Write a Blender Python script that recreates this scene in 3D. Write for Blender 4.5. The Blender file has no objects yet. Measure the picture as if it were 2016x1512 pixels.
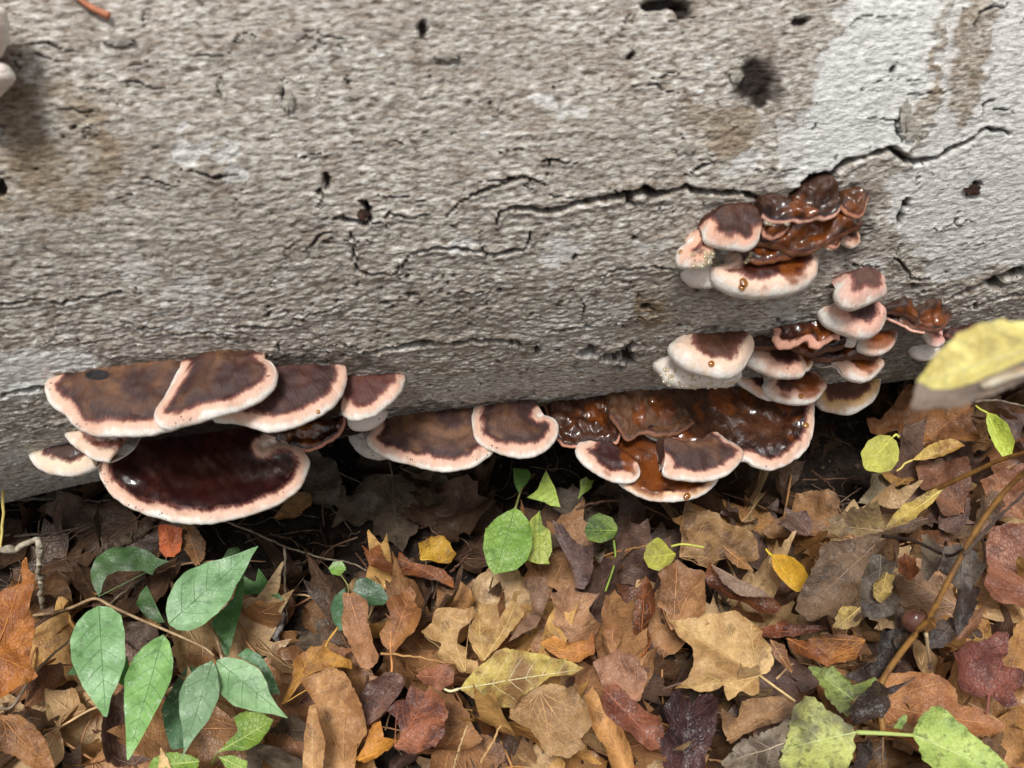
import bpy, math, random
import numpy as np
from mathutils import Matrix, Vector
from mathutils.geometry import delaunay_2d_cdt
random.seed(7); np.random.seed(7)
D = bpy.data; SC = bpy.context.scene; COL = SC.collection
rad = math.radians

# ------------------------------------------------------------------ camera, sky, sun, exposure
W, H = 2016.0, 1512.0
HFOV = rad(62); FPX = 1008/math.tan(HFOV/2)
CAM = np.array((0.0, -0.765, 0.635)); PITCH = rad(43.5); YAW = rad(8.0); ROLL = rad(-1.0)
Fw = np.array((math.sin(YAW)*math.cos(PITCH), math.cos(YAW)*math.cos(PITCH), -math.sin(PITCH)))
R0 = np.array((math.cos(YAW), -math.sin(YAW), 0.0)); U0 = np.cross(R0, Fw)
Rt = R0*math.cos(ROLL)+U0*math.sin(ROLL); Up = np.cross(Rt, Fw)
cd = D.cameras.new('camera'); cam = D.objects.new('camera', cd); COL.objects.link(cam)
m = Matrix(((Rt[0], Up[0], -Fw[0], CAM[0]), (Rt[1], Up[1], -Fw[1], CAM[1]), (Rt[2], Up[2], -Fw[2], CAM[2]), (0, 0, 0, 1)))
cam.matrix_world = m
cd.sensor_width = 36; cd.lens = 18/math.tan(HFOV/2); cd.clip_start = 0.02; cd.clip_end = 300
cd.dof.use_dof = True; cd.dof.focus_distance = 0.67; cd.dof.aperture_fstop = 8.0
SC.camera = cam

SUN_EL, SUN_AZ = rad(68), rad(205)      # azimuth from +Y clockwise: behind the camera, a little left
wd = D.worlds.new('World'); SC.world = wd; wd.use_nodes = True
nt = wd.node_tree; nt.nodes.clear()
sky = nt.nodes.new('ShaderNodeTexSky'); sky.sky_type = 'NISHITA'; sky.sun_disc = False
sky.sun_elevation = SUN_EL; sky.sun_rotation = SUN_AZ; sky.air_density = 1.0; sky.dust_density = 4.0; sky.ozone_density = 1.0
hs = nt.nodes.new('ShaderNodeHueSaturation'); hs.inputs['Saturation'].default_value = 0.12
bg = nt.nodes.new('ShaderNodeBackground'); bg.inputs['Strength'].default_value = 0.092
wo = nt.nodes.new('ShaderNodeOutputWorld')
nt.links.new(sky.outputs[0], hs.inputs['Color']); nt.links.new(hs.outputs[0], bg.inputs[0]); nt.links.new(bg.outputs[0], wo.inputs[0])
sl = D.lights.new('sun', 'SUN'); sl.energy = 2.5; sl.angle = rad(14); sl.color = (1, 0.97, 0.93)
so = D.objects.new('sun', sl); COL.objects.link(so)
sd = Vector((math.sin(SUN_AZ)*math.cos(SUN_EL), math.cos(SUN_AZ)*math.cos(SUN_EL), math.sin(SUN_EL)))
so.rotation_euler = sd.to_track_quat('Z', 'Y').to_euler(); so.location = sd*5
SC.view_settings.view_transform = 'Standard'; SC.view_settings.look = 'None'
SC.view_settings.exposure = 0.2; SC.view_settings.gamma = 1.0; SC.view_settings.use_curve_mapping = False

# ------------------------------------------------------------------ helpers
def ray(px, py):
    d = Fw + (px-1008)/FPX*Rt - (py-756)/FPX*Up
    return d/np.linalg.norm(d)
def to_px(P):
    v = P-CAM
    z = v@Fw; return 1008+FPX*(v@Rt)/z, 756-FPX*(v@Up)/z
def on_plane(px, py, p0, n):
    d = ray(px, py); t = ((p0-CAM)@n)/(d@n); return CAM+d*t
def ground(px, py, z=0.0): return on_plane(px, py, np.array((0, 0, z)), np.array((0, 0, 1.0)))
def crop(ox, oy, s): return lambda pts: [(ox+a/s, oy+b/s) for a, b in pts]
cL = crop(0, 650, 2.372); cM = crop(650, 700, 2.016); cR = crop(1260, 340, 2.88); cP = crop(0, 1040, 3.203)
c1 = crop(540, 880, 2.393); c2 = crop(1200, 960, 2.4706); c3 = crop(1500, 600, 3.023); c0 = crop(0, 0, 1)

def perlin(x, y, seed=0):
    x = np.asarray(x, float)+seed*17.31+100; y = np.asarray(y, float)+seed*9.77+100
    xi = np.floor(x).astype(np.int64); yi = np.floor(y).astype(np.int64); xf = x-xi; yf = y-yi
    def g(ix, iy):
        h = (ix*374761393+iy*668265263+seed*974711) & 0xffffffff
        h = ((h ^ (h >> 13))*1274126177) & 0xffffffff; h = h ^ (h >> 16)
        a = (h & 0xffff)/65536.0*2*np.pi
        return np.cos(a), np.sin(a)
    u = xf*xf*xf*(xf*(xf*6-15)+10); v = yf*yf*yf*(yf*(yf*6-15)+10)
    def dot(dx, dy):
        gx, gy = g(xi+dx, yi+dy); return gx*(xf-dx)+gy*(yf-dy)
    a = dot(0, 0); b = dot(1, 0); c = dot(0, 1); d = dot(1, 1)
    return ((a+(b-a)*u)*(1-v)+(c+(d-c)*u)*v)*1.5
def fbm(x, y, seed=0, o=3):
    r = 0; a = 1
    for i in range(o): r = r+a*perlin(x*2**i, y*2**i, seed+i*3); a *= .5
    return r
def sstep(a, b, x):
    t = np.clip((x-a)/(b-a), 0, 1); return t*t*(3-2*t)

def catmull(pts, n, closed=False):
    """resample a polyline as a smooth curve with n points, even by arc length"""
    p = np.array(pts, float)
    if len(p) < 3: t = np.linspace(0, 1, n)[:, None]; return p[0]*(1-t)+p[-1]*t
    q = np.vstack([p[-1], p, p[0], p[1]]) if closed else np.vstack([2*p[0]-p[1], p, 2*p[-1]-p[-2]])
    out = []
    for i in range(1, len(q)-2):
        for t in np.linspace(0, 1, 12, endpoint=False):
            a, b, c, d = q[i-1], q[i], q[i+1], q[i+2]
            out.append(.5*((2*b)+(-a+c)*t+(2*a-5*b+4*c-d)*t*t+(-a+3*b-3*c+d)*t**3))
    out.append(q[-2]); out = np.array(out)
    L = np.r_[0, np.cumsum(np.linalg.norm(np.diff(out, axis=0), axis=1))]
    s = np.linspace(0, L[-1], n, endpoint=not closed)
    return np.stack([np.interp(s, L, out[:, k]) for k in range(out.shape[1])], 1)
def resample(pts, step, closed=True):
    p = np.array(pts, float)
    if closed: p = np.vstack([p, p[0]])
    L = np.r_[0, np.cumsum(np.linalg.norm(np.diff(p, axis=0), axis=1))]
    n = max(6, int(L[-1]/step)); s = np.linspace(0, L[-1], n, endpoint=not closed)
    return np.stack([np.interp(s, L, p[:, k]) for k in range(p.shape[1])], 1)

def mesh(name, v, f, mat=None, smooth=True):
    v = np.asarray(v, np.float32); me = D.meshes.new(name)
    if isinstance(f, np.ndarray):
        k = f.shape[1]; me.vertices.add(len(v)); me.vertices.foreach_set('co', v.ravel())
        me.loops.add(f.size); me.loops.foreach_set('vertex_index', f.astype(np.int32).ravel())
        me.polygons.add(len(f)); me.polygons.foreach_set('loop_start', np.arange(0, f.size, k, dtype=np.int32))
        me.update(calc_edges=True); me.validate()
    else:
        me.from_pydata(v.tolist(), [], f); me.update()
    if smooth: me.polygons.foreach_set('use_smooth', np.ones(len(me.polygons), bool))
    if mat: me.materials.append(mat)
    return me
def attr(me, name, vals):
    a = me.attributes.new(name, 'FLOAT', 'POINT'); a.data.foreach_set('value', np.asarray(vals, np.float32).ravel())
def obj(name, me, parent=None, loc=None):
    o = D.objects.new(name, me); COL.objects.link(o)
    if parent: o.parent = parent
    if loc is not None: o.location = [float(c) for c in loc]
    return o
def tag(o, label=None, cat=None, group=None, kind=None):
    if label: o['label'] = label
    if cat: o['category'] = cat
    if group: o['group'] = group
    if kind: o['kind'] = kind
    return o
def thing(name, label, cat, loc, group=None): return tag(obj(name, None, None, loc), label, cat, group)

def grid_faces(nr, nc, wrap=False):
    i = np.arange(nr-1)[:, None]*nc; j = np.arange(nc if wrap else nc-1)[None, :]; j2 = (j+1) % nc
    return np.stack([i+j, i+j2, i+nc+j2, i+nc+j], -1).reshape(-1, 4)
def tube(pts, rads, sides=6, cap=True):
    p = np.asarray(pts, float); n = len(p); r = np.broadcast_to(np.asarray(rads, float), (n,))
    t = np.gradient(p, axis=0); t /= np.linalg.norm(t, axis=1)[:, None]+1e-12
    a = np.array((0.31, 0.2, 0.93)); b = np.cross(t, a); b /= np.linalg.norm(b, axis=1)[:, None]+1e-12; c = np.cross(t, b)
    an = np.linspace(0, 2*np.pi, sides, endpoint=False)
    v = p[:, None]+r[:, None, None]*(np.cos(an)[None, :, None]*b[:, None]+np.sin(an)[None, :, None]*c[:, None])
    f = grid_faces(n, sides, True).tolist()
    if cap: f += [list(range(sides))[::-1], [(n-1)*sides+i for i in range(sides)]]
    return v.reshape(-1, 3), f
def join(parts):
    V, F, o = [], [], 0
    for v, f in parts:
        V.append(v); F += [[i+o for i in q] for q in f]; o += len(v)
    return np.vstack(V), F

# ------------------------------------------------------------------ node material builder
class NM:
    def __init__(s, name):
        s.m = D.materials.new(name); s.m.use_nodes = True; s.t = s.m.node_tree; s.t.nodes.clear()
        s.out = s.n('ShaderNodeOutputMaterial'); s.b = s.n('ShaderNodeBsdfPrincipled'); s.l(s.b.outputs[0], s.out.inputs[0])
        s.co = s.n('ShaderNodeTexCoord').outputs['Object']
    def n(s, t, **k):
        x = s.t.nodes.new(t)
        for a, b in k.items(): setattr(x, a, b)
        return x
    def l(s, a, b): s.t.links.new(a, b)
    def put(s, v, sock):
        if hasattr(v, 'links'): s.l(v, sock)
        elif isinstance(v, (tuple, list)) and len(v) == 3 and sock.type == 'RGBA': sock.default_value = (*v, 1)
        else: sock.default_value = v
    def attr(s, a): return s.n('ShaderNodeAttribute', attribute_name=a).outputs['Fac']
    def mp(s, scale, vec=None):
        x = s.n('ShaderNodeMapping'); x.inputs['Scale'].default_value = scale; s.l(vec or s.co, x.inputs[0]); return x.outputs[0]
    def noise(s, scale, vec=None, det=3, rough=.55, dist=0.0):
        x = s.n('ShaderNodeTexNoise'); x.inputs['Scale'].default_value = scale; x.inputs['Detail'].default_value = det
        x.inputs['Roughness'].default_value = rough; x.inputs['Distortion'].default_value = dist; s.l(vec or s.co, x.inputs['Vector']); return x.outputs['Fac']
    def voro(s, scale, vec=None, feat='F1'):
        x = s.n('ShaderNodeTexVoronoi', feature=feat); x.inputs['Scale'].default_value = scale; s.l(vec or s.co, x.inputs['Vector']); return x.outputs['Distance']
    def math(s, op, a, b=0.0, c=0.0):
        x = s.n('ShaderNodeMath', operation=op); s.put(a, x.inputs[0]); s.put(b, x.inputs[1]); s.put(c, x.inputs[2]); return x.outputs[0]
    def rng(s, v, a, b, c=0.0, d=1.0):
        x = s.n('ShaderNodeMapRange', interpolation_type='SMOOTHSTEP'); s.put(v, x.inputs[0])
        for i, q in enumerate((a, b, c, d)): x.inputs[i+1].default_value = q
        return x.outputs[0]
    def mix(s, f, a, b, mode='MIX'):
        x = s.n('ShaderNodeMix', data_type='RGBA', blend_type=mode); s.put(f, x.inputs[0]); s.put(a, x.inputs[6]); s.put(b, x.inputs[7]); return x.outputs[2]
    def ramp(s, f, stops):
        x = s.n('ShaderNodeValToRGB'); e = x.color_ramp.elements
        while len(e) < len(stops): e.new(.5)
        for q, (p, c) in zip(e, stops): q.position = p; q.color = (*c, 1)
        s.put(f, x.inputs[0]); return x.outputs[0]
    def bump(s, h, dist, strength=1.0, nrm=None):
        x = s.n('ShaderNodeBump'); x.inputs['Strength'].default_value = strength; x.inputs['Distance'].default_value = dist
        s.put(h, x.inputs['Height'])
        if nrm: s.l(nrm, x.inputs['Normal'])
        return x.outputs[0]
    def fin(s, col, rough=.6, nrm=None, spec=.5, coat=0, **k):
        s.put(col, s.b.inputs['Base Color']); s.put(rough, s.b.inputs['Roughness']); s.put(spec, s.b.inputs['Specular IOR Level'])
        if nrm: s.l(nrm, s.b.inputs['Normal'])
        if not (isinstance(coat, (int, float)) and coat == 0):
            s.put(coat, s.b.inputs['Coat Weight']); s.b.inputs['Coat Roughness'].default_value = .08
        for a, b in k.items(): s.put(b, s.b.inputs[a.replace('_', ' ')])
        return s.m
def rgb(r, g, b):
    f = lambda c: (c/255/12.92 if c/255 <= .04045 else ((c/255+.055)/1.055)**2.4)
    return (f(r), f(g), f(b))

# ------------------------------------------------------------------ the fallen log
RL, ZC = 0.34, 0.325
def log_r(x, a):
    """low-frequency radius of the log at length x and surface elevation a"""
    x = np.asarray(x, float); a = np.asarray(a, float)
    low = np.exp(-((a+0.95)/0.5)**2)
    r = RL - 0.012*x + 0.006*np.sin(x*3.1+1.0+a*1.7) + 0.004*np.sin(x*7+a*3)
    r = r + low*(0.055*np.exp(-((x+0.62)/0.22)**2) - 0.010*np.exp(-((x-0.1)/0.2)**2))
    return r
def log_pt(x, a, off=0.0):
    r = log_r(x, a)+off; return np.stack([x+0*a, -r*np.cos(a), ZC+r*np.sin(a)], -1)
def hit_log(px, py, off=0.0):
    d = ray(px, py); r = RL
    for _ in range(6):
        A = d[1]**2+d[2]**2; oy, oz = CAM[1], CAM[2]-ZC
        B = oy*d[1]+oz*d[2]; C = oy*oy+oz*oz-(r+off)**2; disc = B*B-A*C
        t = (-B-math.sqrt(disc))/A if disc > 0 else -B/A
        P = CAM+d*t; a = math.atan2(P[2]-ZC, -P[1]); r = float(log_r(P[0], a))
    if disc <= 0:
        P = log_pt(np.array(P[0]), np.array(a), off)
    return P
def log_inside(P, off=0.0):
    a = np.arctan2(P[..., 2]-ZC, -P[..., 1]); return np.hypot(P[..., 1], P[..., 2]-ZC) < log_r(P[..., 0], a)-off

CRACKS = [  # (points in photo pixels, half width px, depth m)
 ([(980,415),(1010,405),(1060,413),(1100,410),(1130,404),(1200,387),(1255,372),(1290,380),(1345,371),(1400,379),(1440,381),(1490,388)], 5.5, .008),
 ([(980,415),(976,440)], 2.5, .004), ([(1250,375),(1235,400),(1262,398)], 4, .006), ([(1245,375),(1262,368),(1290,378)], 6, .008),
 ([(1555,388),(1575,368),(1590,355),(1620,346),(1640,338),(1660,325),(1700,308),(1750,292),(1772,300),(1785,316),(1800,322),(1840,308),(1880,290),(1900,280),(1920,262),(1940,253),(1965,258),(1985,264)], 5, .008),
 ([(1585,362),(1605,350),(1640,345)], 11, .010),
 ([(880,425),(905,395),(945,375),(985,357),(1035,348),(1055,354),(1075,362)], 2.6, .004),
 ([(730,437),(770,420),(800,424),(850,421)], 1.8, .003),
 ([(693,450),(698,475),(695,500),(705,530),(735,540),(775,536),(790,518)], 2.6, .004),
 ([(780,533),(795,515),(815,497),(870,488),(930,492),(975,500),(1035,490),(1043,470),(1046,450)], 2.8, .004),
 ([(660,433),(690,432),(720,437),(727,412),(705,395)], 5, .006),
 ([(690,690),(730,690),(760,683),(845,672),(870,676),(900,674),(960,667),(1030,675),(1060,672)], 3, .005),
 ([(1768,282),(1766,258),(1763,240),(1772,225),(1785,205)], 3.5, .005),
 ([(1911,50),(1925,21),(1950,12),(1975,14),(1984,-5)], 2.5, .004),
 ([(1926,227),(1938,205),(1958,193)], 2.2, .004), ([(1950,214),(1965,216),(1990,222)], 2, .003),
 ([(1860,585),(1890,575),(1920,560),(1970,545),(2016,522),(2060,505)], 5, .009),
 ([(0,602),(60,590),(120,600),(180,585),(245,575)], 2.2, .003), ([(0,778),(42,771),(84,762),(130,757)], 3, .005),
 ([(600,492),(622,480),(638,460),(657,453)], 2.2, .003), ([(1180,540),(1215,528),(1250,525),(1330,529),(1350,524)], 2.2, .003),
 ([(1075,345),(1080,312)], 2.5, .003), ([(1080,655),(1110,648),(1180,640)], 2.6, .004), ([(1345,345),(1400,320),(1395,300)], 1.8, .003),
 ([(1770,445),(1778,415),(1788,392)], 4, .005), ([(1800,373),(1806,345)], 2, .003), ([(1180,705),(1220,698),(1260,702),(1290,690)], 5, .007),
 ([(1150,690),(1175,684)], 8, .008), ([(1190,705),(1230,690),(1250,680)], 5, .007), ([(640,375),(628,410)], 2, .003),
 ([(1900,600),(1950,585),(2016,575)], 3, .006), ([(1760,500),(1790,545),(1830,545)], 3, .005), ([(1650,318),(1645,300)], 2, .003),
 ([(1700,230),(1745,237),(1760,235)], 1.6, .002), ([(830,260),(845,262)], 1.5, .002), ([(240,160),(300,168),(330,172)], 1.8, .002),
 ([(350,330),(420,345),(480,340)], 1.8, .002), ([(620,100),(612,70)], 1.6, .002), ([(1500,640),(1530,632),(1570,628),(1600,622)], 3, .005),
 ([(460,640),(520,640),(600,635)], 1.8, .003), ([(60,840),(140,835),(220,838)], 1.8, .003), ([(300,660),(380,652),(470,655)], 1.6, .002),
]
HOLES = [  # (x, y, rx, ry, depth m)
 (642,355,9,15,.006),(630,375,5,8,.005),(832,58,9,20,.006),(1485,160,30,46,.0022),(1500,195,16,24,.0018),(1310,8,46,14,.008),(1345,22,18,16,.006),
 (1920,362,9,12,.006),(1916,380,12,8,.003),(1880,435,6,8,.005),(1786,400,7,12,.005),(1240,112,10,8,.005),(1572,44,18,9,.004),(0,372,12,16,.006),
 (561,190,4,16,.004),(723,412,8,14,.006),(1055,690,7,9,.006),(1165,688,10,9,.006),(1190,700,9,7,.005),(985,575,6,4,.004),(748,568,7,4,.004),
 (755,594,10,5,.004),(892,540,3,4,.004),(900,598,5,5,.004),(1275,605,10,8,.003),(1130,505,5,6,.004),(1245,468,7,5,.003),(810,580,14,4,.004),
 (1890,415,4,4,.003),(1697,176,3,4,.003),(1755,135,9,6,.003),(1602,250,3,8,.003),(1240,708,14,8,.007),(1215,722,18,5,.006),(1680,535,6,5,.005),
 (1800,560,9,5,.005),(1955,560,20,9,.008),(2000,535,22,10,.008),(70,335,4,4,.004),(148,250,7,6,.004),
]
rs = random.Random(5)
for _ in range(190):
    x = rs.uniform(430, 1560); y = rs.uniform(540, 770); HOLES.append((x, y, rs.uniform(1.6, 5), rs.uniform(1.3, 3.2), .003))
for _ in range(40): HOLES.append((rs.uniform(0, 2016), rs.uniform(0, 560), rs.uniform(1.5, 3.5), rs.uniform(1.5, 3), .0025))
for _ in range(42):
    x = rs.uniform(-20, 2036); y = rs.uniform(20, 780) if x > 700 else rs.uniform(20, 700); n = rs.randint(3, 6); q = [(x, y)]
    for k in range(n): q.append((q[-1][0]+rs.uniform(8, 24), q[-1][1]+rs.gauss(0, 5)))
    CRACKS.append((q, rs.uniform(.9, 1.7), .0018))
for _ in range(34):
    x = rs.uniform(-20, 2036); y = rs.uniform(20, 740); q = [(x, y)]
    for k in range(rs.randint(2, 4)): q.append((q[-1][0]+rs.gauss(0, 5), q[-1][1]+rs.uniform(6, 14)))
    CRACKS.append((q, rs.uniform(.9, 1.5), .0018))
LICHEN = [
 ([(1668,-30),(1645,60),(1612,120),(1600,180),(1570,230),(1562,270),(1560,310),(1538,345),(1570,368),(1640,335),(1700,312),(1755,295),(1780,300),(1780,240),(1800,200),(1825,170),(1832,100),(1850,-30)], 1.0),
 ([(1860,-30),(1850,90),(1840,200),(1815,260),(1800,320),(1760,345),(1745,400),(1760,450),(1800,500),(1840,560),(2100,480),(2240,300),(2180,160),(2300,40),(2260,-60),(1960,-30),(1930,200),(1880,270),(1870,150),(1895,-30)], .85),
 ([(1500,600),(1560,580),(1640,640),(1600,650),(1520,640)], .5),
 ([(-30,705),(60,690),(170,685),(185,715),(110,738),(70,790),(-30,775)], .95),
 ([(730,92),(765,90),(768,110),(738,115)], .9), ([(1320,285),(1350,285),(1352,305),(1325,305)], .9), ([(562,182),(582,185),(575,215),(565,215)], .9),
 ([(980,640),(1120,600),(1260,575),(1245,640),(1180,700),(1290,720),(1120,760),(960,755),(1060,700)], .42),
 ([(1250,470),(1320,470),(1310,495),(1240,495)], .5), ([(1180,480),(1120,500),(1085,495),(1110,478)], .6), ([(330,20),(430,10),(440,40),(360,45)], .35),
 ([(620,90),(680,100),(670,140),(600,130)], .4), ([(180,230),(240,240),(230,260),(170,255)], .35), ([(1380,110),(1420,128),(1400,150),(1380,140)], .6),
 ([(400,560),(700,620),(660,720),(420,660)], .22), ([(0,880),(120,860),(60,940),(-30,930)], .4), ([(1420,330),(1460,335),(1450,350),(1420,350)], .6),
]
TANP = [([(1870,-20),(1955,-20),(1925,190),(1870,280),(1840,240),(1860,120)], .3), ([(1240,600),(1275,575),(1310,590),(1305,640),(1260,660),(1240,650)], 1.0),
        ([(1340,200),(1500,210),(1480,320),(1380,300)], .6), ([(-30,180),(180,150),(250,330),(160,430),(-30,420)], .7), ([(1790,120),(1850,60),(1840,190),(1800,260),(1770,200)], .8)]

STAIN_SHADE = [([(150,790),(330,800),(720,780),(720,880),(640,920),(300,920),(200,880)], 1.3), ([(200,705),(560,690),(700,700),(820,730),(560,735),(220,730)], .6), ([(1480,372),(1700,365),(1730,420),(1690,500),(1500,470)], .7),  # dark bark stains, plus painted shade under the brackets and the log
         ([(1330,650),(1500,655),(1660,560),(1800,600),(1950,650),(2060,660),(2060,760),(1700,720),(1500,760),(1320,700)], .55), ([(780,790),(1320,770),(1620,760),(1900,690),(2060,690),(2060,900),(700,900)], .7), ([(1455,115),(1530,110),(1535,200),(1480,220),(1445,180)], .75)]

def in_poly(px, py, poly):
    p = np.array(poly, float); r = np.zeros(px.shape, bool); j = len(p)-1
    for i in range(len(p)):
        c = ((p[i, 1] > py) != (p[j, 1] > py)) & (px < (p[j, 0]-p[i, 0])*(py-p[i, 1])/(p[j, 1]-p[i, 1]+1e-9)+p[i, 0])
        r ^= c; j = i
    return r
def dist_line(px, py, pts):
    d = np.full(px.shape, 1e9); T = np.zeros(px.shape); L = 0
    for (ax, ay), (bx, by) in zip(pts[:-1], pts[1:]):
        vx, vy = bx-ax, by-ay; l = math.hypot(vx, vy)+1e-9
        t = np.clip(((px-ax)*vx+(py-ay)*vy)/l**2, 0, 1); q = np.hypot(px-ax-t*vx, py-ay-t*vy)
        k = q < d; d[k] = q[k]; T[k] = L+t[k]*l; L += l
    return d, T/L

def build_log():
    xs = np.concatenate([np.linspace(-2.2, -0.66, 40, endpoint=False), np.linspace(-0.66, 0.86, 1180), np.linspace(0.87, 2.2, 36)])
    an = np.concatenate([np.linspace(-np.pi, -1.12, 40, endpoint=False), np.linspace(-1.12, 0.80, 620), np.linspace(0.82, np.pi, 60)])
    X, A = np.meshgrid(xs, an); P = log_pt(X, A); px, py = to_px(P.reshape(-1, 3)); px = px.reshape(X.shape); py = py.reshape(X.shape)
    S = A*RL
    # bark relief: long wavy overlapping scales, thin flakes, swells
    wx = fbm(X*14, S*22, 1, 3); wy = fbm(X*9, S*30, 5, 4)
    ph = S*125+2.2*wy+1.3*perlin(X*44, S*70, 9)+0.8*perlin(X*105, S*180, 10); saw = ph-np.floor(ph)
    scale1 = np.where(saw < .8, saw/.8, (1-saw)/.2)
    ph2 = S*270+2.6*fbm(X*32, S*80, 12, 3)+1.0*perlin(X*150, S*260, 19)+7.3; saw2 = ph2-np.floor(ph2)
    scale2 = np.where(saw2 < .75, saw2/.75, (1-saw2)/.25)
    mod1 = .25+.9*sstep(-.35, .45, fbm(X*17+wx, S*40, 22, 2)); mod2 = .3+.8*sstep(-.3, .5, fbm(X*34, S*70, 27, 2))
    rg1 = 1-2*np.abs(perlin(X*70+wx, S*260+wy, 37)); rg2 = 1-2*np.abs(perlin(X*170, S*430+.8*wy, 38))
    h = .0008*scale1*mod1+.0008*scale2*mod2+.0005*fbm(X*60, S*260, 31, 3)+.0005*fbm(X*240, S*420, 35, 2)+.0004*rg1+.0004*rg2
    h += .0028*fbm(X*5, S*7, 41, 3)
    # short vertical checks that break the scales
    vc = np.abs(perlin(X*75+.6*wy, S*24, 51)); h -= .0010*(1-sstep(0, .07, vc))*sstep(0.05, .3, fbm(X*20, S*20, 52, 2))
    n1 = perlin(X*60, S*120, 61); n2 = perlin(X*160, S*260, 62); jx = 9*n1+5*n2; jy = 6*perlin(X*55, S*90, 63)+4*perlin(X*170, S*250, 64)
    dark = np.zeros(X.shape); bx = px+.8*jx; by = py+.9*jy
    for pts, w, dep in CRACKS:
        q = np.array(pts); mk = (px > q[:, 0].min()-50) & (px < q[:, 0].max()+50) & (py > q[:, 1].min()-50) & (py < q[:, 1].max()+50)
        if not mk.any(): continue
        d, t = dist_line(bx[mk], by[mk], pts); ww = w*(.55+.6*np.sin(np.pi*np.clip(t, .03, .97)))*(1+.5*n1[mk])
        k = 1-sstep(ww*.6, ww*1.3, d); h[mk] -= dep*k; h[mk] += .0011*np.exp(-((d-ww*2.0)/(ww*.9+2))**2)*(d > ww)
        dark[mk] = np.maximum(dark[mk], k)
    bx = px+.8*jx; by = py+.8*jy
    for (x, y, rx, ry, dep) in HOLES:
        mk = (np.abs(px-x) < rx*2+20) & (np.abs(py-y) < ry*2+20)
        if not mk.any(): continue
        e = np.hypot((bx[mk]-x)/rx, (by[mk]-y)/ry); k = 1-sstep(.75, 1.15, e); h[mk] -= dep*k; dark[mk] = np.maximum(dark[mk], k)
    def masks(polys):
        M = np.zeros(X.shape); bx = px+2.2*jx+9*fbm(X*30, S*45, 71, 2); by = py+2.2*jy
        for poly, v in polys:
            q = np.array(poly); mk = (px > q[:, 0].min()-60) & (px < q[:, 0].max()+60) & (py > q[:, 1].min()-60) & (py < q[:, 1].max()+60)
            M[mk] = np.maximum(M[mk], v*sum(in_poly(bx[mk]+a, by[mk]+b, poly)*.2 for a, b in ((0, 0), (4, 2), (-4, -2), (8, -3), (-8, 3))))
        return M
    lich = masks(LICHEN); tan = masks(TANP); stain_shade = masks(STAIN_SHADE)
    lich = np.maximum(lich, .75*sstep(.62, .72, fbm(X*16, S*26, 87, 3)+.2*fbm(X*90, S*130, 88, 2)))
    lich = np.maximum(lich, .5*sstep(.55, .75, fbm(X*11, S*16, 81, 3)+.25*fbm(X*70, S*90, 83, 2))*(py > 430))
    h = h*(1-.35*sstep(.4, .9, lich)*(dark < .2))
    P = log_pt(X, A, h)
    # rounded, broken ends out of frame
    me = mesh('bark', P.reshape(-1, 3), grid_faces(*X.shape), None)
    for nme, v in (('lichen', lich), ('dark', dark), ('tan', tan)): attr(me, nme, v)
    attr(me, 'arc', S); attr(me, 'stain_shade', stain_shade)
    M = NM('bark'); co = M.co
    # surface coords: length along log, arc length round it
    sx = M.n('ShaderNodeSeparateXYZ'); M.l(co, sx.inputs[0]); cb = M.n('ShaderNodeCombineXYZ'); M.l(sx.outputs[0], cb.inputs[0]); M.l(M.attr('arc'), cb.inputs[1]); uv = cb.outputs[0]
    st = M.mp((165, 500, 1), uv); n_st = M.noise(1, st, 4, .6, .4); n_f = M.noise(1, M.mp((420, 1100, 1), uv), 3, .6); n_b = M.noise(9, uv, 4, .6); n_m = M.noise(45, uv, 4, .6)
    c = M.ramp(n_st, [(.34, rgb(106, 94, 82)), (.43, rgb(168, 158, 145)), (.53, rgb(202, 195, 185)), (.64, rgb(232, 228, 220))])
    c = M.mix(M.rng(n_b, .42, .68), c, M.mix(.4, c, rgb(150, 140, 126)))
    c = M.mix(M.math('MULTIPLY', M.rng(n_m, .45, .7), .5), c, rgb(132, 114, 98))
    arcw = M.math('MULTIPLY', M.rng(M.attr('arc'), -.08, -.22), .8); c = M.mix(arcw, c, M.ramp(n_st, [(.36, rgb(132, 131, 125)), (.5, rgb(202, 203, 198)), (.62, rgb(226, 228, 223))]))  # lower bark painted paler and greyer, fill light put into the colour
    c = M.mix(M.math('MULTIPLY', M.attr('tan'), M.rng(n_m, .3, .6)), c, M.ramp(n_st, [(.3, rgb(104, 82, 62)), (.65, rgb(170, 150, 120))]))
    lm = M.math('MULTIPLY', M.attr('lichen'), M.rng(M.math('ADD', M.math('ADD', M.math('MULTIPLY', n_m, .6), M.math('MULTIPLY', n_st, .4)), M.math('MULTIPLY', M.attr('lichen'), .62)), .68, .82))
    lc = M.ramp(n_st, [(.34, rgb(176, 174, 169)), (.47, rgb(224, 223, 218)), (.62, rgb(240, 239, 235))])
    c = M.mix(lm, c, lc)
    sp = M.rng(M.voro(260, uv), .10, .18, 1, 0); c = M.mix(M.math('MULTIPLY', sp, M.rng(M.noise(30, uv), .55, .65)), c, rgb(60, 48, 40))
    c = M.mix(M.math('MULTIPLY', M.attr('stain_shade'), M.rng(n_m, .2, .48)), c, M.ramp(n_st, [(.35, rgb(30, 22, 18)), (.65, rgb(74, 58, 47))]))
    c = M.mix(M.math('MULTIPLY', M.attr('dark'), .96), c, M.ramp(n_f, [(.35, rgb(22, 16, 14)), (.7, rgb(52, 38, 31))]))
    nb = M.bump(n_f, .0014, .9); nb = M.bump(n_st, .0018, .75, nb)
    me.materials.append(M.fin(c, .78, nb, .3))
    root = thing('fallen_log', 'huge pale grey fallen tree trunk with cracked scaly bark above the leaf litter', 'log', (0, 0, 0))
    obj('bark', me, root)
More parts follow.
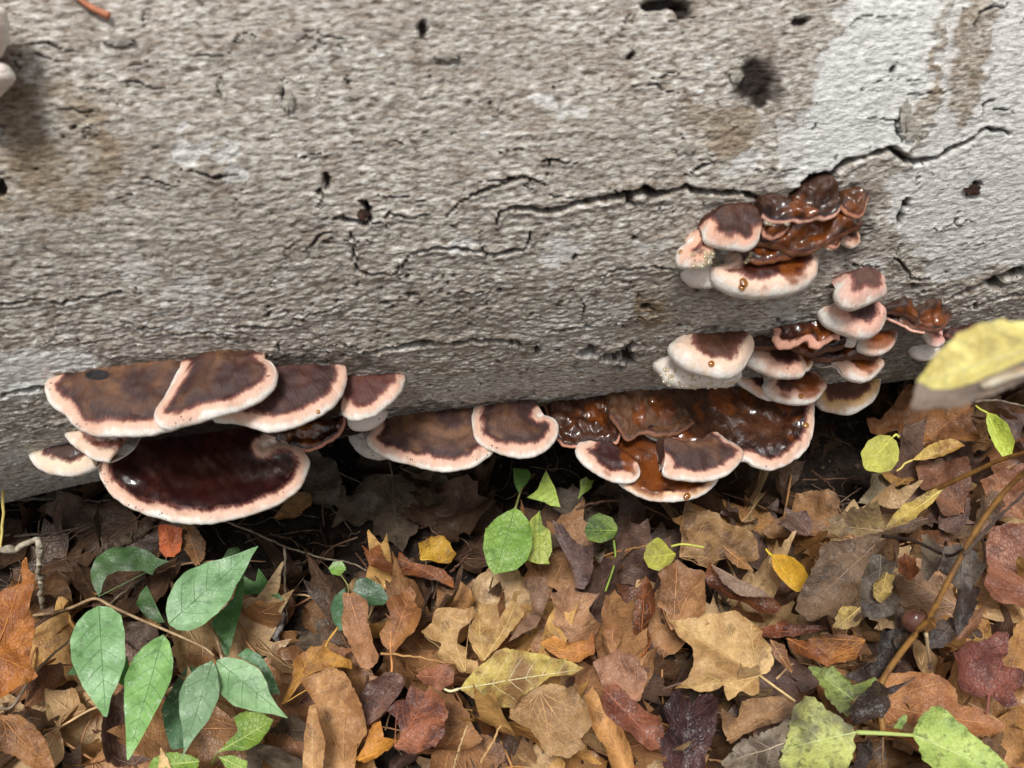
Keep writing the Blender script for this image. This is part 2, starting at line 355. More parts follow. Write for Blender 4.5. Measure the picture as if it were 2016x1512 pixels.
    # sawn faces, out of frame
    Mw = NM('end_wood'); r = Mw.noise(30, Mw.mp((.1, 3, 3))); mw = Mw.fin(Mw.ramp(r, [(.3, rgb(120, 92, 66)), (.7, rgb(170, 140, 105))]), .8)
    for x in (-2.199, 2.199):
        a = np.linspace(-np.pi, np.pi, 64, endpoint=False); ring = log_pt(np.full(64, x), a)
        v = np.vstack([ring, [[x, 0, ZC]]]); obj('end_face', mesh('end_face', v, [[i, (i+1) % 64, 64] for i in range(64)], mw), root)
    return root
LOG = build_log()

# loose slivers of bark that stand off the trunk
def flakes():
    M = NM('bark_flake'); n = M.noise(1, M.mp((200, 200, 400)), 4); mt = M.fin(M.ramp(n, [(.3, rgb(140, 130, 116)), (.7, rgb(205, 200, 190))]), .8, M.bump(n, .001))
    Md = NM('inner_bark'); n = Md.noise(140); md = Md.fin(Md.ramp(n, [(.35, rgb(42, 30, 24)), (.7, rgb(92, 66, 50))]), .75, Md.bump(n, .002))
    R = random.Random(3)
    for (x, y, w, h, lift, mat) in [(568,200,22,44,.004,mt),(235,78,60,22,.004,mt),(1785,225,24,56,.005,mt),(1800,262,36,34,.004,mt),(1450,150,26,24,.004,mt),(1350,292,40,24,.003,mt),
        (880,110,46,18,.003,mt),(1915,375,34,20,.003,md),(1630,395,50,24,.003,mt),(1560,400,30,18,.003,mt),(1405,395,46,16,.003,mt),(1620,50,30,16,.003,mt),(715,420,26,22,.003,md)]:
        n = 24; an = np.linspace(0, 2*np.pi, n, endpoint=False); rr = [1+R.uniform(-.32, .25) for _ in an]
        top, bot = [], []
        for q, k in zip(an, rr):
            p = (x+w/2*k*math.cos(q), y+h/2*k*math.sin(q)); top.append(hit_log(*p, off=lift*(.35+.5*(1-math.sin(q)))*.5+.0016)); bot.append(hit_log(*p, off=-.003))
        c = hit_log(x, y, lift*.6+.0016); base = np.array(c); v = np.vstack([top, bot, [c]])-base
        f = [[i, (i+1) % n, 2*n] for i in range(n)]+[[i, n+i, n+(i+1) % n, (i+1) % n] for i in range(n)]
        obj('bark_flake', mesh('bark_flake', v, f, mat, False), LOG, base)
flakes()

# ------------------------------------------------------------------ bracket fungi
FM = {}
def fungus_mat(band, c_in, c_ring, peach, wet, white=.0010, amber=.0, rough=1.0):
    key = (band, c_in, c_ring, peach, wet, white, amber, rough)
    if key in FM: return FM[key]
    M = NM('bracket_fungus'); w = M.attr('w'); s = M.attr('s'); d = M.attr('spot')
    n1 = M.noise(55, None, 4, .6); n2 = M.noise(240, None, 3, .6); n3 = M.noise(22, None, 3, .6); n4 = M.noise(30, None, 2, .5)
    cb = M.n('ShaderNodeCombineXYZ'); M.l(M.math('MULTIPLY', s, 900), cb.inputs[0]); M.l(M.math('MULTIPLY', w, 90), cb.inputs[1]); M.l(n3, cb.inputs[2])
    nr = M.noise(1, cb.outputs[0], 3, .6)
    cs = M.n('ShaderNodeCombineXYZ'); M.l(M.math('MULTIPLY', s, 38), cs.inputs[0]); M.l(M.n('ShaderNodeObjectInfo').outputs['Random'], cs.inputs[1]); ns = M.noise(1, cs.outputs[0], 3, .6)
    wn = M.math('ADD', w, M.math('MULTIPLY', M.math('SUBTRACT', n1, .5), band*.6)); wn = M.math('ADD', wn, M.math('MULTIPLY', M.math('SUBTRACT', n4, .5), band*.9)); wn = M.math('ADD', wn, M.math('MULTIPLY', M.math('SUBTRACT', nr, .5), band*.4)); wn = M.math('ADD', wn, M.math('MULTIPLY', M.math('SUBTRACT', ns, .5), M.math('MULTIPLY', M.rng(w, .001, band), band*1.3)))
    wn = M.math('ADD', wn, M.math('MULTIPLY', M.math('SUBTRACT', n2, .5), band*.35))
    span = band*4.2; fac = M.math('DIVIDE', wn, span)
    b = band/span; wh = min(white/span, b*.5)
    ivory = rgb(240, 234, 226) if band > .005 else tuple(min(.8, 1.08*q) for q in peach)
    c = M.ramp(fac, [(0, ivory), (wh, rgb(236, 224, 212) if band > .005 else ivory), (wh+b*.22, tuple(.35*q+.65*p for q, p in zip(rgb(232, 214, 198) if band > .005 else ivory, peach))), (b*.7, peach), (b*.95, tuple(.5*q+.5*p for q, p in zip(c_ring, rgb(150, 90, 78)))), (b*1.2, c_ring), (b*2.1, tuple(.6*q+.4*p for q, p in zip(c_ring, c_in))), (min(.99, b*3.3), c_in)])
    cap = M.rng(wn, band*1.0, band*1.5)
    zon = M.math('SINE', M.math('ADD', M.math('MULTIPLY', wn, 520), M.math('MULTIPLY', n4, 5))); c = M.mix(M.math('MULTIPLY', M.math('MULTIPLY', cap, M.rng(zon, .1, 1)), .35), c, tuple(.6*q for q in c_ring))
    c = M.mix(M.math('MULTIPLY', M.math('MULTIPLY', cap, M.rng(n1, .5, .7)), .6), c, tuple(min(1, 1.5*q) for q in c_in)); c = M.mix(M.math('MULTIPLY', cap, M.rng(n3, .48, .66)), c, c_ring); c = M.mix(M.math('MULTIPLY', M.math('MULTIPLY', cap, M.rng(n2, .5, .72)), .22 if wet < 1.5 else .05), c, rgb(108, 76, 56))
    if amber:
        am = M.math('MULTIPLY', M.rng(n3, .60-amber*.2, .66-amber*.1), M.rng(w, .001, .004)); c = M.mix(M.math('MULTIPLY', am, .85), c, rgb(126, 66, 22))
    # specks of debris
    sp = M.math('MULTIPLY', M.rng(M.voro(300), .14, .24, 1, 0), M.rng(M.noise(48, None, 3), .54, .60)); c = M.mix(M.math('MULTIPLY', sp, M.rng(w, 0, .002)), c, rgb(70, 40, 22))
    c = M.mix(M.rng(d, .35, .6), c, rgb(18, 15, 16))
    wm = M.math('MULTIPLY', M.rng(wn, band*.9, band*1.4), M.rng(M.math('ADD', n3, M.math('MULTIPLY', n1, .4)), .9-wet*.55, 1.05-wet*.55)) if wet > 0 else 0.0
    rg = M.math('SUBTRACT', M.math('MULTIPLY_ADD', n2, .2, .5*rough), M.math('MULTIPLY', wm, .34)) if wet > 0 else M.math('MULTIPLY_ADD', n2, .2, .5*rough)
    nb = M.bump(nr, .0009, .6); nb = M.bump(n2, .0012, .5 if wet < 1.5 else .2, nb); nb = M.bump(n1, .003 if wet < .9 else .0012, .45, nb)
    if wet > 1.5: wm = M.rng(wn, band*.9, band*1.4); rg = M.math('MULTIPLY_ADD', wm, -.22, .5)
    FM[key] = M.fin(c, rg, nb, .42, wm if wet > 0 else 0, Subsurface_Weight=.12, Subsurface_Scale=.004)
    return FM[key]

BROWN = rgb(116, 80, 54); RING = rgb(58, 34, 32); DARK = rgb(36, 16, 15); PEACH = rgb(218, 174, 150); CREAM = rgb(222, 190, 164); AMB = rgb(104, 56, 26)
STY = {
 'cap':   dict(T=.0105, band=.0085, c=(BROWN, RING, PEACH), wet=.0, amp=.0011, crown=.004),
 'dark':  dict(T=.0105, band=.0095, c=(rgb(58, 30, 22), DARK, PEACH), wet=.95, amp=.0010, crown=-.004, amber=.08),
 'pale':  dict(T=.010, band=.011, c=(BROWN, RING, CREAM), wet=.1, amp=.0009, crown=.002),
 'thick': dict(T=.0165, band=.0095, c=(rgb(84, 50, 32), rgb(62, 36, 30), rgb(218, 168, 142)), wet=.45, amp=.0009, crown=-.002, amber=.15),
 'amber': dict(T=.009, band=.006, c=(AMB, DARK, rgb(222, 180, 140)), wet=.95, amp=.0014, crown=-.002, amber=.8),
 'crust': dict(T=.0055, band=.0022, c=(rgb(78, 44, 26), rgb(38, 22, 19), rgb(206, 150, 126)), wet=.5, amp=.0040, crown=.002, amber=.2),
 'white': dict(T=.012, band=.030, c=(rgb(200, 160, 140), rgb(225, 200, 188), rgb(238, 228, 220)), wet=.0, amp=.0007, crown=.001),
}
SEED = [0]; BR = {}
def bracket(label, rim, root, style='cap', anchor=None, drop=0.0, out=0.003, tilt=14, roll=0, group=None, name='bracket_fungus', spots=(), key=None, NU=None, ext_max=.13, **ov):
    SEED[0] += 1; sd = SEED[0]; s = dict(STY[style]); s.update(ov)
    T, band, amp, crown = s['T'], s['band'], s['amp'], s['crown']
    ax, ay = anchor or np.mean(np.array(root), axis=0)
    A = hit_log(ax, ay, out); A = A+np.array((0, 0, -drop))
    ti, ro = rad(tilt), rad(roll); n = np.array((math.sin(ro), -math.sin(ti), math.cos(ti)*math.cos(ro))); n /= np.linalg.norm(n)
    rim2 = catmull(rim, NU or 84); N = len(rim2); root2 = catmull(root, N)
    ke = np.minimum(np.arange(N), np.arange(N)[::-1])/(.07*N); ke = np.clip(ke, 0, 1); ke = np.sqrt(1-(1-ke)**2)[:, None]; root2 = rim2*(1-ke)+root2*ke
    E = np.array([on_plane(x, y, A, n) for x, y in rim2]); B = np.array([on_plane(x, y, A, n) for x, y in root2])
    sl = np.r_[0, np.cumsum(np.linalg.norm(np.diff(E, axis=0), axis=1))]
    # irregular edge
    wid = np.linalg.norm(B-E, axis=1); I = (B-E)/(wid[:, None]+1e-9)
    ew = np.minimum(1, np.minimum(np.arange(N), np.arange(N)[::-1])/6.0)
    E = E-I*(ew*np.minimum(1, wid/.01)*(.0008*fbm(sl*55, sl*0+sd, sd, 2)+.0004*min(2.2, amp/.001)*perlin(sl*200, sl*0, sd+1)))[:, None]
    # into the log
    ext = np.zeros(N); inward = np.array((0, 1.0, -math.tan(ti)*0.5))
    for k in range(N):
        for st in range(int(ext_max/.005)):
            if log_inside(B[k]+inward*ext[k], .010): break
            ext[k] += .005
    C = B+inward*(ext+.004)[:, None]-np.array((0, 0, 1.0))*(.016 if ext_max < .05 else 0)
    m_t = np.clip(band*1.25/(wid+1e-9), .08, .5)
    q = np.linspace(0, 1, 15)[1:]; q2 = np.linspace(0, 1, 13)
    rows = [('c', C)]; Ts = []
    for a in np.linspace(0, 1, 16): Ts.append(('c', (1-m_t)*a))
    for a in np.sin(np.linspace(0, np.pi/2, 14))[1:]: Ts.append(('m', (1-m_t)+m_t*a))
    bott = []
    for a in 1-np.cos(np.linspace(0, np.pi/2, 9))[1:]: bott.append(1-m_t*a)
    for a in np.linspace(0, 1, 9)[1:]: bott.append((1-m_t)*(1-a))
    def dist(Pq):
        return np.min(np.linalg.norm(Pq[:, None]-E[None], axis=2), axis=1)
    d0 = min(T*.9, .012); V, Wv, kinds = [], [], []
    def wob(Pq, d, k):
        x = Pq@np.array((1, 0, 0)); y = Pq[:, 1]
        f = np.minimum(1, d/.006)
        return f*amp*(1.1*fbm(x*45, y*45, sd+k, 3)+.6*perlin(x*160, y*160, sd+k+5)) + f*(.0007 if style != 'crust' else .002)*np.sin(d*420+2*fbm(x*30, y*30, sd+7, 2))*np.exp(-d/.03)
    for kind, t in Ts:
        Pq = B+(E-B)*t[:, None]; d = dist(Pq); hh = T/2*np.sqrt(np.clip(1-(1-np.minimum(d/d0, 1))**2, 0, 1))
        hh = hh+crown*sstep(0, .035, d)+wob(Pq, d, 11); V.append(Pq+n*hh[:, None]); Wv.append(d+np.where(hh > 0, .0004, 0)); kinds.append(kind)
    top_root = V[0].copy(); V.insert(0, C+n*((T/2+crown*.5))); Wv.insert(0, Wv[0]+ext+.004); kinds.insert(0, 'c')
    for t in bott:
        Pq = B+(E-B)*t[:, None]; d = dist(Pq); hh = -T/2*np.sqrt(np.clip(1-(1-np.minimum(d/d0, 1))**2, 0, 1))-np.minimum(.16*d, .012)+.3*wob(Pq, d, 23)
        V.append(Pq+n*hh[:, None]); Wv.append(-d); kinds.append('p')
    V.append(C-n*(T*.5+.012)); Wv.append(-(wid+ext)); kinds.append('p')
    V = np.array(V); Wv = np.array(Wv); S = np.broadcast_to(sl, Wv.shape); NR = len(V)
    # smooth normals on the whole skin, so the parts meet without a seam
    du = np.gradient(V, axis=1); dv = np.gradient(V, axis=0); nn = np.cross(dv, du); nn /= np.linalg.norm(nn, axis=2)[..., None]+1e-12
    if nn[4, N//2]@n < 0: nn = -nn; flip = True
    else: flip = False
    spot = np.zeros(Wv.shape)
    if spots:
        px, py = to_px(V.reshape(-1, 3)); px = px.reshape(Wv.shape); py = py.reshape(Wv.shape)
        for (x, y, rx, ry) in spots: spot = np.maximum(spot, 1.2-np.hypot((px-x)/rx, (py-y)/ry))
    mat = fungus_mat(band, *s['c'], s['wet'], s.get('white', .0010), s.get('amber', 0.0))
    mid = B[N//2]; th = thing(name, label, 'bracket fungus', mid, group)
    idx = {'cap': (0, max(i for i, k in enumerate(kinds) if k == 'c')+1), 'margin': (max(i for i, k in enumerate(kinds) if k == 'c'), max(i for i, k in enumerate(kinds) if k == 'm')+1), 'pore_surface': (max(i for i, k in enumerate(kinds) if k == 'm'), NR)}
    for pn, (a, b) in idx.items():
        vv = V[a:b].reshape(-1, 3)-mid; f = grid_faces(b-a, N)
        if not flip: f = f[:, ::-1]
        me = mesh(pn, vv, f.copy(), mat); attr(me, 'w', Wv[a:b]); attr(me, 's', S[a:b]); attr(me, 'spot', spot[a:b])
        me.normals_split_custom_set_from_vertices(nn[a:b].reshape(-1, 3).astype(np.float32).tolist())
        obj(pn, me, th)
    BR[key or label] = dict(thing=th, V=V, A=A, n=n, mid=mid)
    return th

G1 = 'bracket fungi growing along the underside of the log'
bracket('broad dull brown bracket at the upper left with a dark smudge near its back', cL([(262,226),(225,240),(212,285),(240,350),(300,400),(340,442),(420,488),(560,499),(700,494),(790,470),(860,430),(910,340)]),
        cL([(285,218),(380,195),(550,180),(700,172),(830,170),(905,260)]), 'cap', drop=.004, group=G1, spots=[(192,738,34,15)], key='L1')
bracket('fan shaped tan brown bracket overlapping the broad dull brown one, upper left tier', cL([(838,185),(775,310),(725,392),(733,445),(790,468),(900,440),(1060,395),(1190,345),(1268,285),(1298,215),(1280,165),(1238,138)]),
        cL([(850,182),(920,160),(1010,140),(1110,150),(1180,142),(1232,138)]), 'cap', drop=-.003, group=G1, c=(rgb(112, 78, 52), RING, PEACH), key='L2')
bracket('maroon brown half moon bracket tucked behind the right of the fan shaped tan one', cL([(985,360),(1000,420),(1100,438),(1180,458),(1260,474),(1380,455),(1500,400),(1590,320),(1625,230),(1612,165),(1582,146)]),
        cL([(1010,300),(1110,230),(1250,175),(1400,168),(1500,156),(1575,146)]), 'cap', drop=.004, group=G1, c=(rgb(88, 50, 38), RING, PEACH), key='L3')
bracket('small reddish brown bracket speckled with dirt, right end of the upper left tier', cL([(1592,370),(1605,402),(1660,425),(1750,400),(1830,340),(1885,270),(1895,215),(1872,192)]),
        cL([(1602,355),(1640,235),(1720,212),(1800,206),(1862,191)]), 'cap', group=G1, c=(rgb(104, 60, 46), rgb(84, 46, 40), PEACH), key='L4')
bracket('blank white lobe directly under the small dirt speckled reddish bracket', cL([(1618,420),(1642,463),(1710,472),(1790,425),(1832,345)]),
        cL([(1640,390),(1700,400),(1760,380),(1812,335)]), 'white', drop=.012, group=G1, key='L5')
bracket('narrow white crescent lobe hugging the left end of the central kidney row', cL([(1622,468),(1640,530),(1690,583),(1760,607),(1815,600)]),
        cL([(1690,470),(1710,520),(1750,560),(1815,585)]), 'white', drop=.016, group=G1, key='L6')
bracket('rough blackish crust between the upper left tier and the big glossy bracket', cL([(1380,565),(1430,568),(1510,545),(1575,500),(1612,455),(1614,420)]),
        cL([(1215,500),(1300,450),(1420,410),(1540,385),(1600,385)]), 'crust', group=G1, c=(rgb(66, 38, 26), rgb(34, 18, 15), rgb(196, 140, 120)), drop=.006, key='L7')
bracket('white edged amber bracket peeping out beneath the broad dull brown one', cL([(257,385),(268,432),(312,512),(380,570),(450,608),(510,618)]),
        cL([(285,390),(350,420),(450,460),(560,500),(640,520)]), 'pale', group=G1, c=(AMB, rgb(80, 42, 28), CREAM), wet=.5, drop=.006, key='L8')
bracket('leftmost small rounded bracket with thick cream rim and dark centre', cL([(180,505),(138,528),(131,580),(160,632),(230,670),(320,682),(400,670),(450,640)]),
        cL([(195,502),(280,510),(335,540),(400,585),(448,625)]), 'pale', group=G1, c=(rgb(84, 58, 42), rgb(58, 36, 28), rgb(232, 208, 180)), T=.013, drop=.004, key='L9')
bracket('largest bracket, glossy wine dark top, pink rim hooked at its right end', cL([(455,640),(470,692),(520,770),(600,830),(740,880),(860,906),(1000,900),(1140,870),(1300,815),(1400,740),(1443,650),(1435,592),(1390,547),(1322,529),(1268,538),(1240,556)]),
        cL([(480,622),(560,540),(680,480),(800,440),(980,425),(1100,430),(1170,470),(1205,520),(1225,552)]), 'dark', drop=.004, group=G1, c=(rgb(60, 26, 20), rgb(38, 16, 18), PEACH), amber=.0, wet=1.6, crown=-.004, amp=.0016, NU=120, key='L10')
bracket('broad oval brown bracket at the left of the middle row', cM([(165,300),(145,332),(158,362),(210,400),(300,432),(400,456),(490,458),(570,440),(630,405),(652,375)]),
        cM([(180,290),(240,235),(330,190),(480,180),(560,190),(645,280)]), 'cap', drop=.006, group=G1, key='M1')
bracket('kidney shaped brown bracket with curled right end, middle of the row under the log', cM([(575,185),(562,250),(570,320),(610,365),(690,396),(770,407),(840,390),(890,340),(907,292),(890,257),(852,241),(826,245)]),
        cM([(590,172),(690,158),(780,155),(805,190),(800,225),(812,246)]), 'cap', drop=-.004, group=G1, NU=110, key='M2')
bracket('ragged brown crust with thin white lip, right of the curled kidney bracket', cM([(898,335),(925,360),(970,366),(1030,358),(1100,362),(1145,345),(1155,300)]),
        cM([(860,200),(930,175),(1010,170),(1080,190),(1130,230)]), 'crust', anchor=cM([(1480,140)])[0], drop=.004, group=G1, key='M3')
bracket('large wet dark brown shelf with square white right edge under the stacked cluster', cM([(1315,340),(1390,395),(1500,432),(1640,422),(1680,442),(1730,455),(1790,446),(1860,405),(1905,345),(1920,270),(1921,195)]),
        cM([(1060,180),(1250,135),(1450,130),(1650,140),(1800,150),(1912,160)]), 'dark', anchor=cM([(1480,140)])[0], group=G1, c=(rgb(78, 46, 28), DARK, PEACH), crown=.0, amp=.0026, drop=.004, amber=.3, key='M4')
bracket('lumpy tan brown lobe sitting on the left of the large wet shelf', cM([(1108,250),(1150,305),(1170,335),(1205,333),(1240,312),(1310,326),(1390,310),(1445,270)]),
        cM([(1100,215),(1120,160),(1200,138),(1320,165),(1435,235)]), 'crust', anchor=cM([(1480,140)])[0], drop=-.004, group=G1, c=(rgb(108, 74, 48), rgb(74, 46, 32), rgb(124, 84, 60)), wet=.25, key='M8')
bracket('lowest wet amber bracket, thin white edge, between the crescent and the fan', cM([(1145,512),(1200,550),(1280,578),(1360,582),(1440,570),(1510,535),(1542,492)]),
        cM([(1140,400),(1210,340),(1300,335),(1340,380),(1420,430),(1530,470)]), 'amber', anchor=cM([(1480,140)])[0], drop=.014, group=G1, key='M7')
bracket('dark crescent bracket with pink rim, lower left of the large wet shelf', cM([(1012,343),(982,350),(973,382),(1000,430),(1060,475),(1130,505),(1190,508),(1225,485),(1231,455)]),
        cM([(1018,346),(1060,350),(1120,352),(1165,385),(1205,425),(1227,450)]), 'dark', ext_max=.012, anchor=cM([(1480,140)])[0], drop=.004, group=G1, wet=.3, c=(rgb(70, 36, 28), rgb(52, 26, 26), PEACH), key='M5')
bracket('matt brown fan bracket in front of the large wet shelf', cM([(1325,440),(1316,462),(1333,482),(1400,497),(1480,502),(1560,485),(1620,432),(1641,395),(1622,365),(1578,340),(1548,316)]),
        cM([(1328,432),(1320,345),(1400,360),(1465,348),(1500,320),(1532,309)]), 'cap', ext_max=.012, anchor=cM([(1480,140)])[0], drop=-.006, group=G1, key='M6')

G2 = 'stacked fungus cluster at the right of the log'
G3 = 'upper right clump of resinous fungi on the log'
bracket('frilled black brown crust at the very top of the upper right clump', cR([(690,260),(760,290),(850,282),(920,290),(1000,276),(1080,262),(1136,215)]), cR([(650,165),(720,132),(850,150),(910,100),(990,40),(1080,60),(1125,120)]), 'crust', group=G3, out=.002, tilt=34, c=(rgb(72, 44, 28), rgb(36, 26, 27), rgb(206, 160, 140)), amp=.0045, key='R4b')
bracket('amber brown frill at the right end of the upper right clump', cR([(1130,200),(1180,250),(1240,262),(1275,210),(1292,150)]), cR([(1135,135),(1180,108),(1240,112),(1290,140)]), 'crust', group=G3, out=.002, tilt=34, c=(rgb(100, 58, 32), rgb(54, 34, 26), rgb(200, 140, 110)), key='R4c')
bracket('brown ruffle with thin pink lip beside the fat lobed cap, upper right clump', cR([(685,330),(702,370),(760,380),(830,332),(852,292)]), cR([(690,280),(740,230),(800,225),(845,260)]), 'crust', group=G3, out=.004, tilt=28, key='R4a')
bracket('wavy dark brown shelf with pale scalloped lip, centre right of the upper right clump', cR([(880,392),(960,384),(1020,410),(1080,434),(1115,433),(1132,412)]), cR([(885,340),(960,300),(1040,300),(1100,330),(1132,385)]), 'crust', group=G3, out=.003, tilt=26, T=.008, key='R4d')
bracket('tiny pink lipped lobe at the lower right of the upper right clump', cR([(1118,375),(1150,412),(1208,430),(1245,402),(1246,380)]), cR([(1126,366),(1160,345),(1205,345),(1243,372)]), 'thick', group=G3, out=.002, T=.009, band=.006, tilt=24, key='R4e')
bracket('white and peach lobe on the far left of the upper right clump', cR([(262,405),(212,440),(202,490),(222,535),(300,548),(370,535),(405,500)]), cR([(290,395),(340,345),(385,350),(400,400),(405,450)]), 'thick', group=G3, T=.015, wet=.0, amber=.0, tilt=20, key='R2')
bracket('plain white rounded lobe at the bottom left of the upper right clump', cR([(222,545),(240,600),(290,640),(380,652),(440,640)]), cR([(260,520),(320,515),(380,520),(435,560)]), 'white', group=G3, drop=.008, T=.014, tilt=20, key='R2b')
bracket('fat white lipped lobe with domed maroon cap, upper left of the upper right clump', cR([(352,345),(362,385),(420,415),(510,437),(600,441),(650,420),(671,390),(668,368)]), cR([(362,325),(400,270),(470,228),(560,225),(645,245),(680,320)]), 'thick', group=G3, T=.013, band=.0075, wet=.1, amber=.0, tilt=24, crown=.003, key='R1')
bracket('glistening black crust in the middle of the upper right clump', cR([(600,505),(660,520),(740,512),(850,495),(905,460)]), cR([(640,440),(720,385),(800,390),(870,420),(900,440)]), 'crust', group=G3, wet=1.0, c=(rgb(120, 60, 20), rgb(34, 18, 16), rgb(120, 70, 40)), tilt=18, drop=-.004, key='R4f')
bracket('big swollen lobe with thick peach lip and amber drip, bottom of upper right clump', cR([(478,522),(405,552),(398,590),(440,640),(510,680),(620,703),(760,698),(880,680),(970,630),(1003,560),(1000,508),(984,486)]), cR([(500,518),(600,505),(720,485),(850,476),(975,484)]), 'thick', group=G3, T=.019, band=.0095, wet=.75, amber=.1, tilt=18, c=(rgb(96, 42, 18), rgb(58, 26, 20), rgb(232, 196, 172)), key='R3')

bracket('small domed bracket with brown tuft top, uppermost of the right hand stack', cR([(1106,655),(1098,700),(1130,750),(1200,779),(1260,765),(1330,730),(1385,700),(1394,662),(1386,646)]), cR([(1118,648),(1190,605),(1240,572),(1320,590),(1380,640)]), 'thick', group=G2, T=.018, wet=.0, amber=.0, c=(rgb(104, 74, 60), rgb(88, 60, 54), rgb(206, 160, 144)), tilt=20, key='R5')
bracket('maroon frill running right from the smooth peach sausage bracket', cR([(1385,822),(1440,850),(1500,882),(1550,905),(1615,916)]), cR([(1372,770),(1420,712),(1490,738),(1560,850),(1610,900)]), 'crust', group=G2, c=(rgb(78, 46, 42), rgb(48, 30, 30), rgb(220, 170, 150)), tilt=26, key='R7')
bracket('smooth peach sausage shaped bracket, second from the top of the right hand stack', cR([(1022,760),(1005,790),(1030,840),(1100,890),(1200,930),(1290,940),(1350,910),(1385,850),(1391,822)]), cR([(1042,757),(1110,763),(1190,780),(1260,790),(1340,785),(1388,812)]), 'thick', group=G2, T=.018, wet=.0, amber=.0, band=.0125, c=(rgb(78, 48, 40), rgb(62, 38, 36), rgb(220, 166, 146)), tilt=20, key='R6')
bracket('rounded white lobe with amber wet top under the peach sausage bracket', cR([(1228,955),(1234,1000),(1300,1030),(1370,1028),(1430,990),(1460,930),(1442,890)]), cR([(1240,945),(1330,925),(1390,875),(1432,885)]), 'thick', group=G2, T=.013, band=.009, wet=.9, amber=.9, drop=.004, key='R8')
bracket('wavy plate with reddish rim and shining wet pool, left of the peach sausage', cR([(762,905),(750,950),(790,1000),(850,1001),(920,966),(950,956),(962,992),(1010,1000),(1060,970),(1110,946),(1132,950)]), cR([(775,898),(850,860),(960,842),(1060,862),(1130,925)]), 'crust', group=G2, T=.008, band=.004, wet=1.0, amp=.0028, c=(rgb(84, 40, 22), rgb(50, 24, 18), rgb(214, 160, 138)), key='R9')
bracket('little white double knob between the wavy plate and the amber topped lobe', cR([(1124,950),(1140,975),(1180,985),(1215,986),(1228,960)]), cR([(1132,935),(1160,925),(1190,930),(1225,945)]), 'white', group=G2, T=.010, key='R9b')
bracket('lumpy white pore lobe under the left end of the right hand stack', cR([(140,1030),(85,1040),(72,1090),(110,1140),(150,1190),(250,1212),(400,1210),(520,1205),(578,1160)]), cR([(170,1020),(260,1030),(400,1050),(560,1120)]), 'white', group=G2, T=.020, amp=.0012, drop=.008, key='R10b')
bracket('thick cream sausage bracket with one amber drop, far left of the right hand stack', cR([(180,968),(152,1005),(190,1060),(260,1110),(350,1145),(470,1170),(550,1150),(592,1105),(612,1065),(645,1010)]), cR([(200,964),(330,955),(460,958),(580,964),(640,985)]), 'thick', group=G2, T=.020, band=.0125, c=(rgb(100, 62, 40), rgb(78, 46, 34), rgb(226, 194, 170)), wet=.0, amber=.0, key='R10')
bracket('deep wet shelf with white right edge behind the two middle sausage brackets', cR([(880,1090),(945,1122),(980,1085),(986,1040),(945,995)]), cR([(850,1000),(880,985),(930,985)]), 'amber', group=G2, T=.008, drop=.010, key='R11b')
bracket('long peach lipped bracket in the middle of the right hand stack', cR([(600,1013),(572,1045),(610,1090),(690,1130),(790,1163),(900,1165),(944,1130),(951,1092),(937,1076)]), cR([(615,1010),(700,1012),(800,1040),(880,1060),(932,1072)]), 'thick', group=G2, T=.017, band=.0115, wet=.2, amber=.0, key='R11')
bracket('thin tapering shelf left of the pearly lower middle lobe', cR([(542,1155),(560,1200),(640,1250),(720,1290),(800,1290)]), cR([(580,1130),(660,1130),(730,1160),(800,1200)]), 'thick', group=G2, T=.010, band=.007, wet=.5, drop=.014, key='R12b')
bracket('pearly rounded lobe dabbed with amber, bottom middle of the right hand stack', cR([(705,1185),(690,1220),(720,1265),(800,1300),(900,1318),(990,1300),(1045,1240),(1047,1195),(1005,1150)]), cR([(715,1175),(800,1150),(900,1142),(998,1146)]), 'thick', group=G2, T=.016, drop=.002, wet=.3, amber=.4, key='R12')
bracket('broad golden brown bracket with white edge, bottom right of the right hand stack', cR([(992,1308),(1040,1345),(1130,1368),(1220,1365),(1310,1310),(1355,1240),(1366,1160)]), cR([(1000,1280),(1050,1185),(1150,1140),(1300,1135),(1360,1145)]), 'pale', group=G2, T=.012, drop=.014, c=(rgb(98, 62, 40), rgb(84, 50, 34), rgb(214, 170, 112)), wet=.2, key='R14')
bracket('brown topped bracket with thick white lip above the broad golden brown one', cR([(1090,1090),(1130,1120),(1155,1152),(1220,1180),(1300,1175),(1360,1130),(1378,1085),(1352,1050)]), cR([(1000,1062),(1050,1020),(1150,1000),(1250,1008),(1344,1044)]), 'thick', group=G2, T=.016, wet=.3, amber=.2, key='R13')
bracket('grey white lobe hanging at the far right beside the blurred yellow leaf', cR([(1522,1000),(1545,1040),(1600,1060),(1680,1050),(1725,1005)]), cR([(1545,960),(1600,945),(1660,960),(1715,990)]), 'white', group=G2, T=.014, drop=.008, c=(rgb(150, 120, 110), rgb(180, 165, 158), rgb(215, 208, 204)), key='R16')
bracket('small pink bracket at the far right just left of the blurred yellow leaf', cR([(1602,925),(1640,975),(1690,991),(1728,962),(1712,930)]), cR([(1608,910),(1640,895),(1680,900),(1708,920)]), 'thick', group=G2, T=.011, band=.007, wet=.0, amber=.0, c=(rgb(110, 60, 56), rgb(96, 52, 52), rgb(230, 170, 156)), key='R15')
bracket('shaggy brown crust on the bark right of the small domed bracket', cR([(1512,830),(1560,880),(1640,905),(1720,890),(1770,820)]), cR([(1530,760),(1600,725),(1690,730),(1760,780)]), 'crust', group=G2, out=.001, tilt=30, wet=.2, c=(rgb(78, 52, 38), rgb(48, 34, 28), rgb(110, 76, 58)), amp=.0045, key='R17')
